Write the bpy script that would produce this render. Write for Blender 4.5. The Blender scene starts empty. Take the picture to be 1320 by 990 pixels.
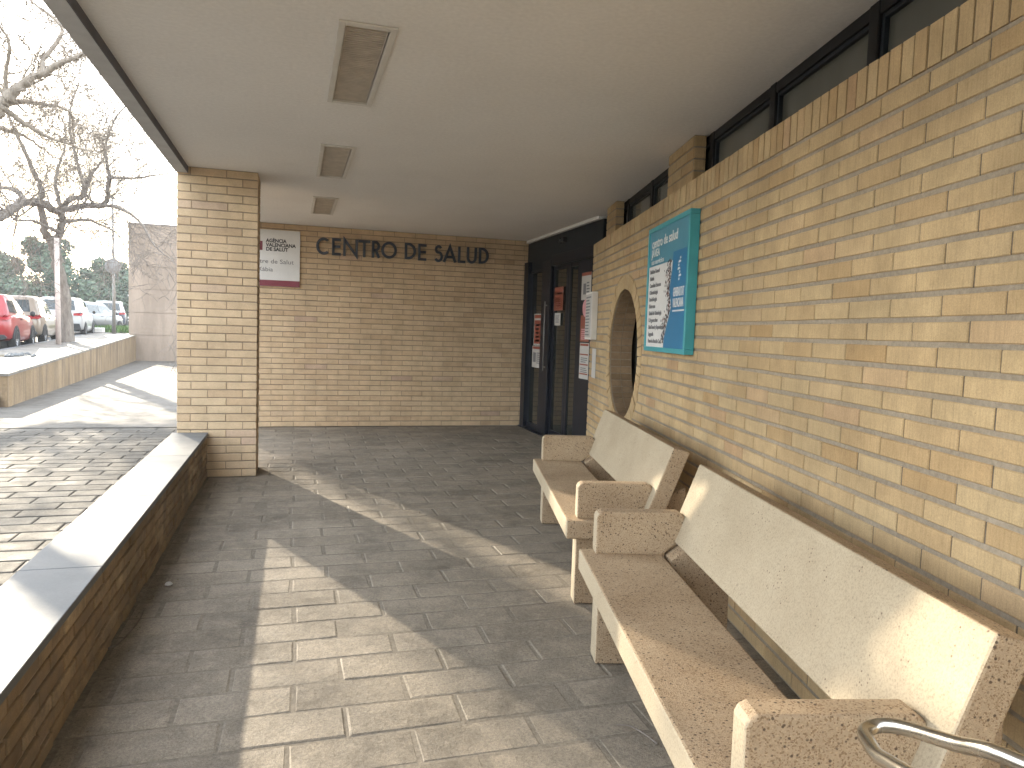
import bpy, bmesh, math, random
from mathutils import Vector, Matrix
R = random.Random(11)
sc = bpy.context.scene
COL = sc.collection
PI = math.pi
TH = 0.224348                       # the long wall runs askew of the porch by this angle
CT, ST = math.cos(TH), math.sin(TH)
H_CEIL = 2.634

def nw(n, w, z=0.0):                # (distance across to the wall, distance along it) -> world
    return Vector((n * CT + w * ST, -n * ST + w * CT, z))

# ------------------------------------------------------------------ mesh helpers
class MB:
    def __init__(s):
        s.v = []; s.f = []; s.m = []; s.t = []; s.sm = []
    def add(s, vs, fs, m=0, t=0.5, smooth=False):
        b = len(s.v); s.v += [tuple(v) for v in vs]
        for f in fs:
            s.f.append([i + b for i in f]); s.m.append(m); s.t.append(t); s.sm.append(smooth)
    def box(s, a, b, m=0, t=0.5, skip=''):
        x0, y0, z0 = a; x1, y1, z1 = b
        v = [(x0,y0,z0),(x1,y0,z0),(x1,y1,z0),(x0,y1,z0),(x0,y0,z1),(x1,y0,z1),(x1,y1,z1),(x0,y1,z1)]
        F = {'b':[0,3,2,1],'t':[4,5,6,7],'f':[0,1,5,4],'k':[2,3,7,6],'r':[1,2,6,5],'l':[3,0,4,7]}
        s.add(v, [F[k] for k in F if k not in skip], m, t)
    def prism(s, poly, d, m=0, t=0.5, caps=True):      # poly: 3-D points, d: extrusion vector
        n = len(poly); d = Vector(d)
        v = [Vector(p) for p in poly] + [Vector(p) + d for p in poly]
        f = [[i, (i+1) % n, n + (i+1) % n, n + i] for i in range(n)]
        if caps: f += [list(range(n))[::-1], list(range(n, 2*n))]
        s.add(v, f, m, t)
    def tube(s, pts, rad, k=8, m=0, t=0.5, cap=True, smooth=True):
        pts = [Vector(p) for p in pts]
        if not hasattr(rad, '__len__'): rad = [rad] * len(pts)
        vs = []; up = None
        for i, p in enumerate(pts):
            a = pts[max(i-1, 0)]; b = pts[min(i+1, len(pts)-1)]
            d = (b - a)
            if d.length < 1e-9: d = Vector((0,0,1))
            d.normalize()
            if up is None:
                up = d.orthogonal().normalized()
            up = (up - d * up.dot(d))
            up = up.normalized() if up.length > 1e-6 else d.orthogonal().normalized()
            q = d.cross(up)
            for j in range(k):
                an = 2*PI*j/k
                vs.append(p + (up*math.cos(an) + q*math.sin(an)) * rad[i])
        fs = []
        for i in range(len(pts)-1):
            for j in range(k):
                fs.append([i*k+j, i*k+(j+1) % k, (i+1)*k+(j+1) % k, (i+1)*k+j])
        s.add(vs, fs, m, t, smooth)
        if cap:
            n = len(vs)
            b = len(s.v) - n
            s.f.append([b+j for j in range(k)][::-1]); s.m.append(m); s.t.append(t); s.sm.append(False)
            s.f.append([b+n-k+j for j in range(k)]); s.m.append(m); s.t.append(t); s.sm.append(False)
    def lathe(s, prof, axis='z', c=(0,0,0), k=16, m=0, t=0.5, smooth=True):   # prof: (radius, height)
        vs = []
        for r, h in prof:
            for j in range(k):
                a = 2*PI*j/k; x, y = r*math.cos(a), r*math.sin(a)
                p = (x, y, h) if axis == 'z' else ((h, x, y) if axis == 'x' else (x, h, y))
                vs.append((p[0]+c[0], p[1]+c[1], p[2]+c[2]))
        fs = [[i*k+j, i*k+(j+1) % k, (i+1)*k+(j+1) % k, (i+1)*k+j] for i in range(len(prof)-1) for j in range(k)]
        s.add(vs, fs, m, t, smooth)
    def build(s, name, mats, parent=None, org=None, rz=0.0, bevel=0, seg=2, xf=None):
        """verts are in world space (or the space of xf); org/rz: the frame of the owner the mesh is stored in"""
        me = bpy.data.meshes.new(name)
        vs = s.v
        if xf: vs = [xf(*v) for v in vs]
        if org is not None:
            o = Vector(org); Mi = Matrix.Rotation(-rz, 3, 'Z')
            vs = [tuple(Mi @ (Vector(v) - o)) for v in vs]
        me.from_pydata([tuple(v) for v in vs], [], s.f)
        if not isinstance(mats, (list, tuple)): mats = [mats]
        for mt in mats: me.materials.append(mt)
        me.polygons.foreach_set('material_index', s.m)
        me.polygons.foreach_set('use_smooth', s.sm)
        at = me.attributes.new('tone', 'FLOAT', 'FACE'); at.data.foreach_set('value', s.t)
        me.update()
        bm = bmesh.new(); bm.from_mesh(me); bmesh.ops.recalc_face_normals(bm, faces=bm.faces); bm.to_mesh(me); bm.free()
        ob = bpy.data.objects.new(name, me); COL.objects.link(ob)
        if parent is not None: ob.parent = parent
        elif org is not None:
            ob.location = org; ob.rotation_euler = (0, 0, rz)
        if bevel:
            b = ob.modifiers.new('edge', 'BEVEL'); b.width = bevel; b.segments = seg; b.limit_method = 'ANGLE'; b.angle_limit = 0.6
            b.harden_normals = False
        return ob

def tag(o, label, cat, group=None):
    o['label'] = label; o['category'] = cat
    if group: o['group'] = group
    return o
def struct(o, kind='structure'):
    o['kind'] = kind; return o
def thing(name, loc, rz, label, cat, group=None):
    o = bpy.data.objects.new(name, None); COL.objects.link(o)
    o.empty_display_size = 0.2
    o.location = loc; o.rotation_euler = (0, 0, rz)
    return tag(o, label, cat, group)
def copy_tree(o, parent=None):
    c = o.copy(); COL.objects.link(c); c.parent = parent
    for ch in list(o.children):
        copy_tree(ch, c)
    return c

# ------------------------------------------------------------------ materials
class NT:
    def __init__(s, name):
        s.mat = bpy.data.materials.new(name); s.mat.use_nodes = True
        s.t = s.mat.node_tree; s.n = s.t.nodes; s.l = s.t.links
        s.b = s.n['Principled BSDF']; s.tc = None
    def node(s, kind, **kw):
        n = s.n.new(kind)
        for k, v in kw.items():
            if k in n.inputs.keys() if hasattr(n.inputs, 'keys') else False: n.inputs[k].default_value = v
            else: setattr(n, k, v)
        return n
    def coord(s, scale=(1,1,1), which='Object', rot=(0,0,0)):
        if s.tc is None: s.tc = s.n.new('ShaderNodeTexCoord')
        mp = s.n.new('ShaderNodeMapping'); mp.inputs['Scale'].default_value = scale; mp.inputs['Rotation'].default_value = rot
        s.l.new(s.tc.outputs[which], mp.inputs['Vector']); return mp.outputs['Vector']
    def noise(s, scale, detail=4, rough=0.55, vec=None, dist=0.0):
        n = s.n.new('ShaderNodeTexNoise'); n.inputs['Scale'].default_value = scale
        n.inputs['Detail'].default_value = detail; n.inputs['Roughness'].default_value = rough
        n.inputs['Distortion'].default_value = dist
        s.l.new(vec if vec is not None else s.coord(), n.inputs['Vector']); return n.outputs['Fac']
    def vor(s, scale, vec=None, feat='F1', out='Distance'):
        n = s.n.new('ShaderNodeTexVoronoi'); n.feature = feat; n.inputs['Scale'].default_value = scale
        s.l.new(vec if vec is not None else s.coord(), n.inputs['Vector']); return n.outputs[out]
    def ramp(s, fac, stops, interp='LINEAR'):
        n = s.n.new('ShaderNodeValToRGB'); cr = n.color_ramp; cr.interpolation = interp
        while len(cr.elements) > 1: cr.elements.remove(cr.elements[-1])
        for i, (p, c) in enumerate(stops):
            e = cr.elements[0] if i == 0 else cr.elements.new(p)
            e.position = p; e.color = (c, c, c, 1) if not hasattr(c, '__len__') else (c[0], c[1], c[2], 1)
        s.l.new(fac, n.inputs['Fac']); return n.outputs['Color']
    def mix(s, a, b, fac, mode='MIX'):
        n = s.n.new('ShaderNodeMix'); n.data_type = 'RGBA'; n.blend_type = mode
        for val, sock in ((fac, n.inputs['Factor']), (a, n.inputs['A']), (b, n.inputs['B'])):
            if hasattr(val, 'is_linked') or isinstance(val, bpy.types.NodeSocket): s.l.new(val, sock)
            elif sock.type == 'RGBA': sock.default_value = (val[0], val[1], val[2], 1) if hasattr(val, '__len__') else (val, val, val, 1)
            else: sock.default_value = val
        return n.outputs['Result']
    def math(s, op, a, b=0.0):
        n = s.n.new('ShaderNodeMath'); n.operation = op
        for v, sock in ((a, n.inputs[0]), (b, n.inputs[1])):
            if isinstance(v, bpy.types.NodeSocket): s.l.new(v, sock)
            else: sock.default_value = v
        return n.outputs[0]
    def tone(s):
        n = s.n.new('ShaderNodeAttribute'); n.attribute_name = 'tone'; return n.outputs['Fac']
    def col(s, c):
        if isinstance(c, bpy.types.NodeSocket): s.l.new(c, s.b.inputs['Base Color'])
        else: s.b.inputs['Base Color'].default_value = (c[0], c[1], c[2], 1)
    def bump(s, h, strength=0.3, dist=0.01):
        n = s.n.new('ShaderNodeBump'); n.inputs['Strength'].default_value = strength; n.inputs['Distance'].default_value = dist
        s.l.new(h, n.inputs['Height']); s.l.new(n.outputs['Normal'], s.b.inputs['Normal'])
    def set(s, **kw):
        for k, v in kw.items():
            sock = s.b.inputs[k.replace('_', ' ')]
            if isinstance(v, bpy.types.NodeSocket): s.l.new(v, sock)
            else: sock.default_value = v
        return s

def plain(name, c, rough=0.6, metal=0.0, var=0.12, nscale=9.0, spec=0.5, bump=0.0):
    m = NT(name)
    f = m.noise(nscale, 5)
    a = tuple(x*(1-var) for x in c); b = tuple(min(1, x*(1+var)) for x in c)
    m.col(m.ramp(f, [(0.3, a), (0.7, b)]))
    m.set(Roughness=rough, Metallic=metal, Specular_IOR_Level=spec)
    if bump: m.bump(m.noise(nscale*12, 3), bump, 0.004)
    return m.mat

def mat_brick(name, stops, streak=True, dirt=0.25, stain=None, cl=(0.72, 1.12)):
    m = NT(name)
    base = m.ramp(m.tone(), stops)
    cloud = m.noise(7, 5, 0.6)
    c = m.mix(base, m.ramp(cloud, [(0.3, cl[0]), (0.7, cl[1])]), 1.0, 'MULTIPLY')
    fine = m.noise(230, 3, 0.7)
    c = m.mix(c, m.ramp(fine, [(0.35, 0.8), (0.65, 1.1)]), 0.7, 'MULTIPLY')
    h = fine
    if streak:                                            # wire-cut drag marks run up each face
        st = m.noise(1.0, 3, 0.6, m.coord((150, 150, 9)))
        c = m.mix(c, m.ramp(st, [(0.3, 0.82), (0.5, 1.0), (0.75, 1.08)]), 0.75, 'MULTIPLY')
        h = m.math('ADD', fine, st)
    pit = m.vor(75)
    c = m.mix(c, m.ramp(pit, [(0.06, (0.45, 0.36, 0.28)), (0.13, 1.0)]), m.ramp(m.noise(3, 2), [(0.5, 0.0), (0.65, 0.9)]), 'MULTIPLY')
    if dirt:
        c = m.mix(c, m.ramp(m.noise(1.3, 6, 0.65), [(0.35, 1-dirt), (0.62, 1.0)]), 1.0, 'MULTIPLY')
    if stain: c = m.mix(c, stain, m.ramp(m.noise(5, 6, 0.7), [(0.38, 0.0), (0.6, 0.85)]))
    m.col(c); m.set(Roughness=0.88, Specular_IOR_Level=0.25)
    m.bump(h, 0.35, 0.003)
    return m.mat

def mat_mortar(name, a, b):
    m = NT(name)
    n1 = m.noise(60, 4, 0.7); n2 = m.noise(2.5, 4)
    c = m.mix(m.ramp(n1, [(0.3, a), (0.7, b)]), m.ramp(n2, [(0.3, 0.75), (0.7, 1.1)]), 1.0, 'MULTIPLY')
    m.col(c); m.set(Roughness=0.95, Specular_IOR_Level=0.2); m.bump(m.noise(180, 3), 0.6, 0.004)
    return m.mat

M = {}
M['brick'] = mat_brick('yellow_brick', [(0.0, (0.46, 0.305, 0.15)), (0.35, (0.51, 0.36, 0.193)), (0.7, (0.54, 0.397, 0.22)), (0.95, (0.52, 0.35, 0.20)), (1.0, (0.45, 0.285, 0.15))], cl=(0.84, 1.07))
M['brick_far'] = mat_brick('yellow_brick_long', [(0.0, (0.55, 0.395, 0.25)), (0.3, (0.62, 0.455, 0.29)), (0.75, (0.67, 0.51, 0.33)), (0.92, (0.60, 0.44, 0.315)), (1.0, (0.52, 0.37, 0.27))], streak=False, dirt=0.16, cl=(0.84, 1.08))
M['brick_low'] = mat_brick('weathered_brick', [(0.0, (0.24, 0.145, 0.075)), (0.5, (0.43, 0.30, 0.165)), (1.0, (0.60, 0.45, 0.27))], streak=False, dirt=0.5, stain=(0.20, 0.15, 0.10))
M['mortar'] = mat_mortar('grey_mortar', (0.255, 0.21, 0.155), (0.37, 0.31, 0.235))
M['mortar_far'] = mat_mortar('brown_mortar', (0.26, 0.20, 0.14), (0.36, 0.285, 0.205))
M['joint_brown'] = mat_mortar('raked_joint', (0.10, 0.078, 0.055), (0.20, 0.16, 0.12))
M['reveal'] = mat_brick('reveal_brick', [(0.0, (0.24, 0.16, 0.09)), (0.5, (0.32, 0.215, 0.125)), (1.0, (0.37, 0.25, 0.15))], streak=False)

def mat_paver(name, stops, wear=(0.5, 0.46, 0.40), wear_amt=0.5, bump=0.6, spec=0.14):
    m = NT(name)
    base = m.ramp(m.tone(), stops)
    big = m.noise(1.6, 6, 0.65)
    c = m.mix(base, m.ramp(big, [(0.28, 0.62), (0.5, 0.95), (0.75, 1.22)]), 1.0, 'MULTIPLY')
    c = m.mix(c, wear, m.math('MULTIPLY', m.ramp(m.noise(11, 6, 0.7), [(0.45, 0.0), (0.75, 1.0)]), wear_amt))
    g = m.noise(260, 2, 0.8)
    c = m.mix(c, m.ramp(m.noise(85, 4, 0.75), [(0.34, 0.66), (0.5, 1.0), (0.66, 1.2)]), 0.8, 'MULTIPLY')
    c = m.mix(c, m.ramp(m.noise(3.4, 7, 0.7, dist=0.6), [(0.36, 0.7), (0.5, 1.0)]), 0.8, 'MULTIPLY')
    c = m.mix(c, m.ramp(g, [(0.3, 0.62), (0.5, 1.0), (0.72, 1.3)]), 0.85, 'MULTIPLY')
    m.col(c); m.set(Roughness=m.ramp(m.noise(6, 4), [(0.3, 0.68), (0.7, 0.88)]), Specular_IOR_Level=spec)
    h = m.math('ADD', m.math('MULTIPLY', g, 0.6), m.math('MULTIPLY', m.noise(28, 5, 0.7), 1.3))
    m.bump(h, bump, 0.006)
    return m.mat
M['paver'] = mat_paver('porch_paver', [(0, (0.178, 0.150, 0.113)), (0.5, (0.222, 0.188, 0.143)), (1, (0.27, 0.23, 0.177))], (0.37, 0.317, 0.24), 0.45, spec=0.35)
M['joint'] = mat_mortar('paver_joint', (0.14, 0.12, 0.095), (0.26, 0.225, 0.175))
M['plaza'] = mat_paver('plaza_paver', [(0, (0.075, 0.068, 0.058)), (0.5, (0.097, 0.088, 0.075)), (1, (0.122, 0.112, 0.096))], (0.14, 0.128, 0.11), 0.4)
M['joint_dark'] = mat_mortar('plaza_joint', (0.05, 0.045, 0.04), (0.11, 0.10, 0.085))
M['concrete'] = mat_paver('path_concrete', [(0, (0.12, 0.11, 0.095)), (1, (0.12, 0.11, 0.095))], (0.155, 0.143, 0.124), 0.5, 0.3)
M['sidewalk'] = mat_paver('sidewalk_concrete', [(0, (0.20, 0.185, 0.162)), (1, (0.20, 0.185, 0.162))], (0.25, 0.23, 0.20), 0.4, 0.3)
M['asphalt'] = mat_paver('asphalt', [(0, (0.055, 0.054, 0.052)), (1, (0.055, 0.054, 0.052))], (0.08, 0.078, 0.075), 0.5, 0.4)
M['earth'] = mat_paver('dry_earth', [(0, (0.16, 0.135, 0.09)), (1, (0.16, 0.135, 0.09))], (0.12, 0.12, 0.06), 0.7, 0.6)

def mat_plaster():
    m = NT('ceiling_plaster')
    c = m.ramp(m.noise(0.8, 5, 0.6), [(0.3, (0.80, 0.775, 0.74)), (0.7, (0.87, 0.845, 0.81))])
    c = m.mix(c, m.ramp(m.noise(45, 4), [(0.3, 0.94), (0.7, 1.03)]), 1.0, 'MULTIPLY')
    m.col(c); m.set(Roughness=0.9, Specular_IOR_Level=0.2)
    h = m.math('ADD', m.noise(75, 4, 0.6), m.math('MULTIPLY', m.noise(1.5, 3), 2.0))
    m.bump(h, 0.28, 0.006)
    return m.mat
M['plaster'] = mat_plaster()
M['fascia'] = plain('fascia_paint', (0.46, 0.455, 0.45), 0.7, var=0.08, bump=0.15)
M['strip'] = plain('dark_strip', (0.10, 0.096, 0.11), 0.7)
M['white'] = plain('white_trim', (0.76, 0.75, 0.72), 0.5, var=0.05)

def mat_stone():                                           # pale polished coping
    m = NT('coping_stone')
    c = m.ramp(m.noise(2.2, 7, 0.62, dist=1.2), [(0.3, (0.112, 0.117, 0.118)), (0.55, (0.140, 0.145, 0.145)), (0.75, (0.124, 0.129, 0.130))])
    c = m.mix(c, m.ramp(m.noise(120, 3), [(0.3, 0.93), (0.7, 1.05)]), 1.0, 'MULTIPLY')
    c = m.mix(c, m.ramp(m.tone(), [(0, 0.93), (1, 1.05)]), 1.0, 'MULTIPLY')
    m.col(c); m.set(Roughness=m.ramp(m.noise(4, 4), [(0.3, 0.5), (0.7, 0.64)]), Specular_IOR_Level=0.25)
    m.bump(m.noise(35, 3), 0.06, 0.004)
    return m.mat
M['coping'] = mat_stone()

def mat_terrazzo():                                        # washed aggregate concrete of the benches
    m = NT('bench_aggregate')
    base = m.ramp(m.noise(2.6, 6, 0.62), [(0.3, (0.30, 0.216, 0.135)), (0.5, (0.37, 0.276, 0.18)), (0.72, (0.435, 0.335, 0.225))])
    grains = m.n.new('ShaderNodeTexVoronoi'); grains.inputs['Scale'].default_value = 330
    m.l.new(m.coord(), grains.inputs['Vector'])
    sep = m.n.new('ShaderNodeSeparateColor'); m.l.new(grains.outputs['Color'], sep.inputs['Color'])
    c = m.mix(base, m.ramp(sep.outputs['Red'], [(0.0, (0.42, 0.34, 0.27)), (0.14, (0.7, 0.62, 0.54)), (0.3, (0.96, 0.95, 0.93)), (0.85, (1.04, 1.04, 1.03)), (1.0, (1.28, 1.25, 1.2))]), 0.85, 'MULTIPLY')
    spot = m.vor(62)
    keep = m.ramp(m.noise(19, 2), [(0.36, 0.0), (0.44, 1.0)])
    c = m.mix(c, (0.09, 0.06, 0.04), m.math('MULTIPLY', m.ramp(spot, [(0.15, 0.95), (0.25, 0.0)]), keep))
    m.col(c); m.set(Roughness=0.8, Specular_IOR_Level=0.3)
    h = m.math('ADD', grains.outputs['Distance'], m.math('MULTIPLY', m.noise(24, 4), 1.2))
    m.bump(h, 0.35, 0.004)
    return m.mat
M['bench'] = mat_terrazzo()

def mat_pale_face():                                       # smoother, paler cast face of the backrests
    m = NT('bench_pale_cast')
    base = m.ramp(m.noise(2.0, 6, 0.62), [(0.3, (0.33, 0.265, 0.178)), (0.55, (0.395, 0.325, 0.225)), (0.75, (0.36, 0.29, 0.20))])
    g = m.noise(170, 3, 0.75)
    c = m.mix(base, m.ramp(g, [(0.3, 0.66), (0.5, 1.0), (0.7, 1.1)]), 0.95, 'MULTIPLY')
    keep = m.ramp(m.noise(9, 3), [(0.48, 0.0), (0.6, 1.0)])
    c = m.mix(c, (0.15, 0.105, 0.07), m.math('MULTIPLY', m.ramp(m.vor(60), [(0.12, 0.95), (0.2, 0.0)]), keep))
    m.col(c); m.set(Roughness=0.82, Specular_IOR_Level=0.3); m.bump(g, 0.3, 0.003)
    return m.mat
M['bench_pale'] = mat_pale_face()

def mat_glass(name, tint=(0.012, 0.014, 0.013), rough=0.03):
    m = NT(name); m.col(m.ramp(m.noise(1.2, 4), [(0.3, tint), (0.7, tuple(x*1.6 for x in tint))]))
    m.set(Roughness=m.ramp(m.noise(3, 4), [(0.3, rough), (0.7, rough*2)]), Specular_IOR_Level=0.6)
    m.bump(m.noise(0.9, 2), 0.02, 0.02)
    return m.mat
M['glass'] = mat_glass('dark_glass')
M['glass_win'] = mat_glass('window_glass', (0.085, 0.085, 0.073), 0.06)
M['car_glass'] = mat_glass('car_glass', (0.02, 0.028, 0.03))
M['frame'] = plain('black_blue_frame', (0.008, 0.010, 0.017), 0.4, var=0.2, spec=0.3)
M['frame_w'] = plain('black_frame', (0.009, 0.009, 0.01), 0.5, var=0.2, spec=0.25)
M['header'] = plain('dark_panel', (0.012, 0.017, 0.023), 0.5, var=0.15, spec=0.3)
M['letters'] = plain('dark_letter_metal', (0.045, 0.055, 0.075), 0.45, 0.2, var=0.2)
M['light_frame'] = plain('light_trim', (0.66, 0.63, 0.58), 0.5, var=0.06)
M['louvre'] = plain('dull_louvre', (0.62, 0.56, 0.48), 0.5, 0.2, var=0.15)
M['housing'] = plain('light_housing', (0.60, 0.55, 0.47), 0.6)
M['paper'] = plain('paper_white', (0.47, 0.45, 0.42), 0.6, var=0.04)
M['ink'] = plain('ink_dark', (0.035, 0.035, 0.045), 0.6)
M['ink_grey'] = plain('ink_grey', (0.16, 0.16, 0.17), 0.6)
M['poster_red'] = plain('poster_red', (0.27, 0.07, 0.042), 0.6, var=0.08)
M['poster_brown'] = plain('poster_red_brown', (0.26, 0.09, 0.055), 0.6, var=0.12)
M['maroon'] = plain('maroon_band', (0.20, 0.035, 0.055), 0.5, var=0.08)
M['pink'] = plain('pink_print', (0.62, 0.30, 0.32), 0.6)
M['turquoise'] = plain('turquoise_frame', (0.045, 0.30, 0.34), 0.4, var=0.08)
M['board_teal'] = plain('board_teal', (0.065, 0.245, 0.33), 0.35, var=0.06)
M['board_blue'] = plain('board_blue', (0.01, 0.165, 0.33), 0.35, var=0.06)
M['board_white'] = plain('board_white', (0.66, 0.65, 0.63), 0.4, var=0.04)
def mat_steel():
    m = NT('brushed_steel'); m.col((0.56, 0.53, 0.48)); m.set(Metallic=1.0, Roughness=m.ramp(m.noise(12, 2), [(0.3, 0.24), (0.7, 0.3)]))
    return m.mat
M['steel'] = mat_steel()
M['grey_metal'] = plain('galvanised', (0.27, 0.265, 0.255), 0.5, 0.5, var=0.12)
M['sign_back'] = plain('sign_back_grey', (0.20, 0.20, 0.20), 0.55, 0.2)
M['post'] = plain('pale_post_paint', (0.55, 0.46, 0.41), 0.7, var=0.1, bump=0.2)

def mat_bark(name, a, b):
    m = NT(name)
    n = m.noise(1.0, 5, 0.65, m.coord((14, 14, 3.5)))
    m.col(m.ramp(n, [(0.3, a), (0.7, b)])); m.set(Roughness=0.95, Specular_IOR_Level=0.2); m.bump(n, 0.7, 0.03)
    return m.mat
M['bark'] = mat_bark('grey_bark', (0.13, 0.11, 0.093), (0.27, 0.235, 0.20))
M['bark2'] = mat_bark('brown_bark', (0.19, 0.16, 0.13), (0.35, 0.30, 0.245))

def mat_leaf(name, a, b, c_):
    m = NT(name)
    m.col(m.ramp(m.tone(), [(0, a), (0.5, b), (1, c_)])); m.set(Roughness=0.6, Specular_IOR_Level=0.3)
    m.set(Subsurface_Weight=0.0)
    return m.mat
M['leaf'] = mat_leaf('evergreen_leaf', (0.035, 0.062, 0.038), (0.062, 0.098, 0.058), (0.11, 0.145, 0.085))
M['leaf2'] = mat_leaf('olive_leaf', (0.045, 0.07, 0.04), (0.08, 0.11, 0.065), (0.13, 0.155, 0.10))
M['grass'] = mat_leaf('grass_blade', (0.05, 0.11, 0.025), (0.085, 0.17, 0.04), (0.13, 0.21, 0.06))

def mat_retaining():
    m = NT('stained_facing')
    c = m.ramp(m.noise(1.1, 6, 0.6), [(0.3, (0.20, 0.14, 0.08)), (0.6, (0.27, 0.195, 0.115)), (0.8, (0.31, 0.235, 0.15))])
    run = m.noise(1.0, 5, 0.7, m.coord((3.2, 3.2, 0.5)))
    c = m.mix(c, (0.11, 0.08, 0.06), m.ramp(run, [(0.45, 0.0), (0.66, 0.85)]))
    c = m.mix(c, m.ramp(m.noise(30, 4), [(0.3, 0.85), (0.7, 1.08)]), 1.0, 'MULTIPLY')
    m.col(c); m.set(Roughness=0.9, Specular_IOR_Level=0.2); m.bump(m.noise(20, 5), 0.4, 0.02)
    return m.mat
M['retaining'] = mat_retaining()
def mat_tallwall():
    m = NT('pinkish_render')
    c = m.ramp(m.noise(0.6, 6, 0.62), [(0.3, (0.29, 0.225, 0.172)), (0.7, (0.34, 0.268, 0.21))])
    c = m.mix(c, m.ramp(m.noise(1.0, 5, 0.7, m.coord((2.0, 2.0, 0.4))), [(0.42, 0.82), (0.65, 1.05)]), 1.0, 'MULTIPLY')
    m.col(c); m.set(Roughness=0.92, Specular_IOR_Level=0.2); m.bump(m.noise(9, 5), 0.35, 0.02)
    return m.mat
M['tallwall'] = mat_tallwall()
M['tallwall_cap'] = plain('dark_wall_band', (0.17, 0.15, 0.15), 0.9, var=0.15)
M['hill'] = plain('hill_scrub', (0.085, 0.12, 0.11), 0.95, var=0.3, nscale=0.02)
M['far_house'] = plain('far_house_wall', (0.55, 0.53, 0.50), 0.8)
M['far_roof'] = plain('far_house_roof', (0.22, 0.14, 0.11), 0.8)
M['ground'] = plain('far_ground', (0.14, 0.125, 0.09), 0.95, var=0.25, nscale=0.05)

def car_paint(name, c, metal=0.0):
    m = NT(name); m.col(m.ramp(m.noise(6, 3), [(0.3, tuple(x*0.94 for x in c)), (0.7, c)]))
    m.set(Roughness=0.32, Metallic=metal, Coat_Weight=0.7, Coat_Roughness=0.06); return m.mat
M['tyre'] = plain('tyre_rubber', (0.018, 0.018, 0.018), 0.85)
M['rim'] = plain('alloy_rim', (0.52, 0.52, 0.53), 0.35, 0.7)
M['black_plastic'] = plain('black_plastic', (0.02, 0.02, 0.022), 0.6)
M['lamp_red'] = plain('tail_lamp_red', (0.30, 0.012, 0.018), 0.2)
M['plate'] = plain('number_plate_white', (0.7, 0.7, 0.68), 0.5)

# ------------------------------------------------------------------ bricks
def tone_brick():
    r = R.random()
    return min(1, max(0, R.gauss(0.5, 0.17))) if r > 0.035 else R.choice((0.05, 0.97, 0.93, 0.9, 0.12))

def bricks(mb, u0, u1, v0, nrow, L, H, gu, gv, relief, P, offs=None, jit=0.0012, m=0, clip=None, vj=None):
    """courses of bricks on a plane; P(u, v, d) -> 3-D. clip=(cu, cv, r): leave a disc free"""
    for r in range(nrow):
        a = v0 + r*H + gv/2; b = v0 + (r+1)*H - gv/2
        off = (offs[r % 2] if offs else (0.0 if r % 2 == 0 else L/2)) + R.uniform(-0.006, 0.006)
        k = math.floor((u0 - off)/L) - 1
        while True:
            x0 = off + k*L + gu/2; x1 = off + (k+1)*L - gu/2; k += 1
            if x0 >= u1: break
            x0 = max(x0, u0); x1 = min(x1, u1)
            if x1 - x0 < 0.018: continue
            if vj is not None and x1 < u1 - 0.01 and not (clip and math.hypot(x1-clip[0], min(max(clip[1], a), b)-clip[1]) < clip[2]):
                mb.add([P(x1-0.0005,a,0.0016),P(x1+gu+0.0005,a,0.0016),P(x1+gu+0.0005,b,0.0016),P(x1-0.0005,b,0.0016)], [[0,1,2,3]], vj)
            one_brick(mb, x0, x1, a + R.uniform(-jit, jit), b + R.uniform(-jit, jit), relief + R.uniform(-jit, jit), P, m, clip)

def one_brick(mb, x0, x1, a, b, rel, P, m, clip):
    t = tone_brick(); bv = 0.0028
    if clip:
        cu, cv, r = clip
        vn = min(max(cv, a), b)                               # nearest row height to the centre
        if abs(vn - cv) < r:
            hw = math.sqrt(r*r - (vn-cv)**2)
            if x1 > cu - hw and x0 < cu + hw:
                for side in (-1, 1):
                    edge = []
                    for i in range(5):
                        v = a + (b-a)*i/4; q = r*r - (v-cv)**2
                        e = cu + side*(math.sqrt(q) if q > 0 else 0)
                        edge.append((min(max(e, x0), x1), v))
                    far = x0 if side < 0 else x1
                    if max(abs(e[0]-far) for e in edge) < 0.006: continue
                    pts = [(far, b), (far, a)] + edge
                    if side > 0: pts = pts[::-1]
                    keep = [pts[0]]
                    for p in pts[1:]:
                        if abs(p[0]-keep[-1][0]) + abs(p[1]-keep[-1][1]) > 1e-5: keep.append(p)
                    if len(keep) >= 3:
                        n = len(keep)
                        vs = [P(u, v, 0) for u, v in keep] + [P(u, v, rel) for u, v in keep]
                        mb.add(vs, [list(range(n, 2*n))] + [[i, (i+1) % n, n+(i+1) % n, n+i] for i in range(n)], m, t)
                return
    vs = [P(x0,a,0),P(x1,a,0),P(x1,b,0),P(x0,b,0),
          P(x0,a,rel-bv),P(x1,a,rel-bv),P(x1,b,rel-bv),P(x0,b,rel-bv),
          P(x0+bv,a+bv,rel),P(x1-bv,a+bv,rel),P(x1-bv,b-bv,rel),P(x0+bv,b-bv,rel)]
    fs = [[8,9,10,11]]
    for i in range(4):
        j = (i+1) % 4
        fs += [[i,j,4+j,4+i],[4+i,4+j,8+j,8+i]]
    mb.add(vs, fs, m, t)

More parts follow.
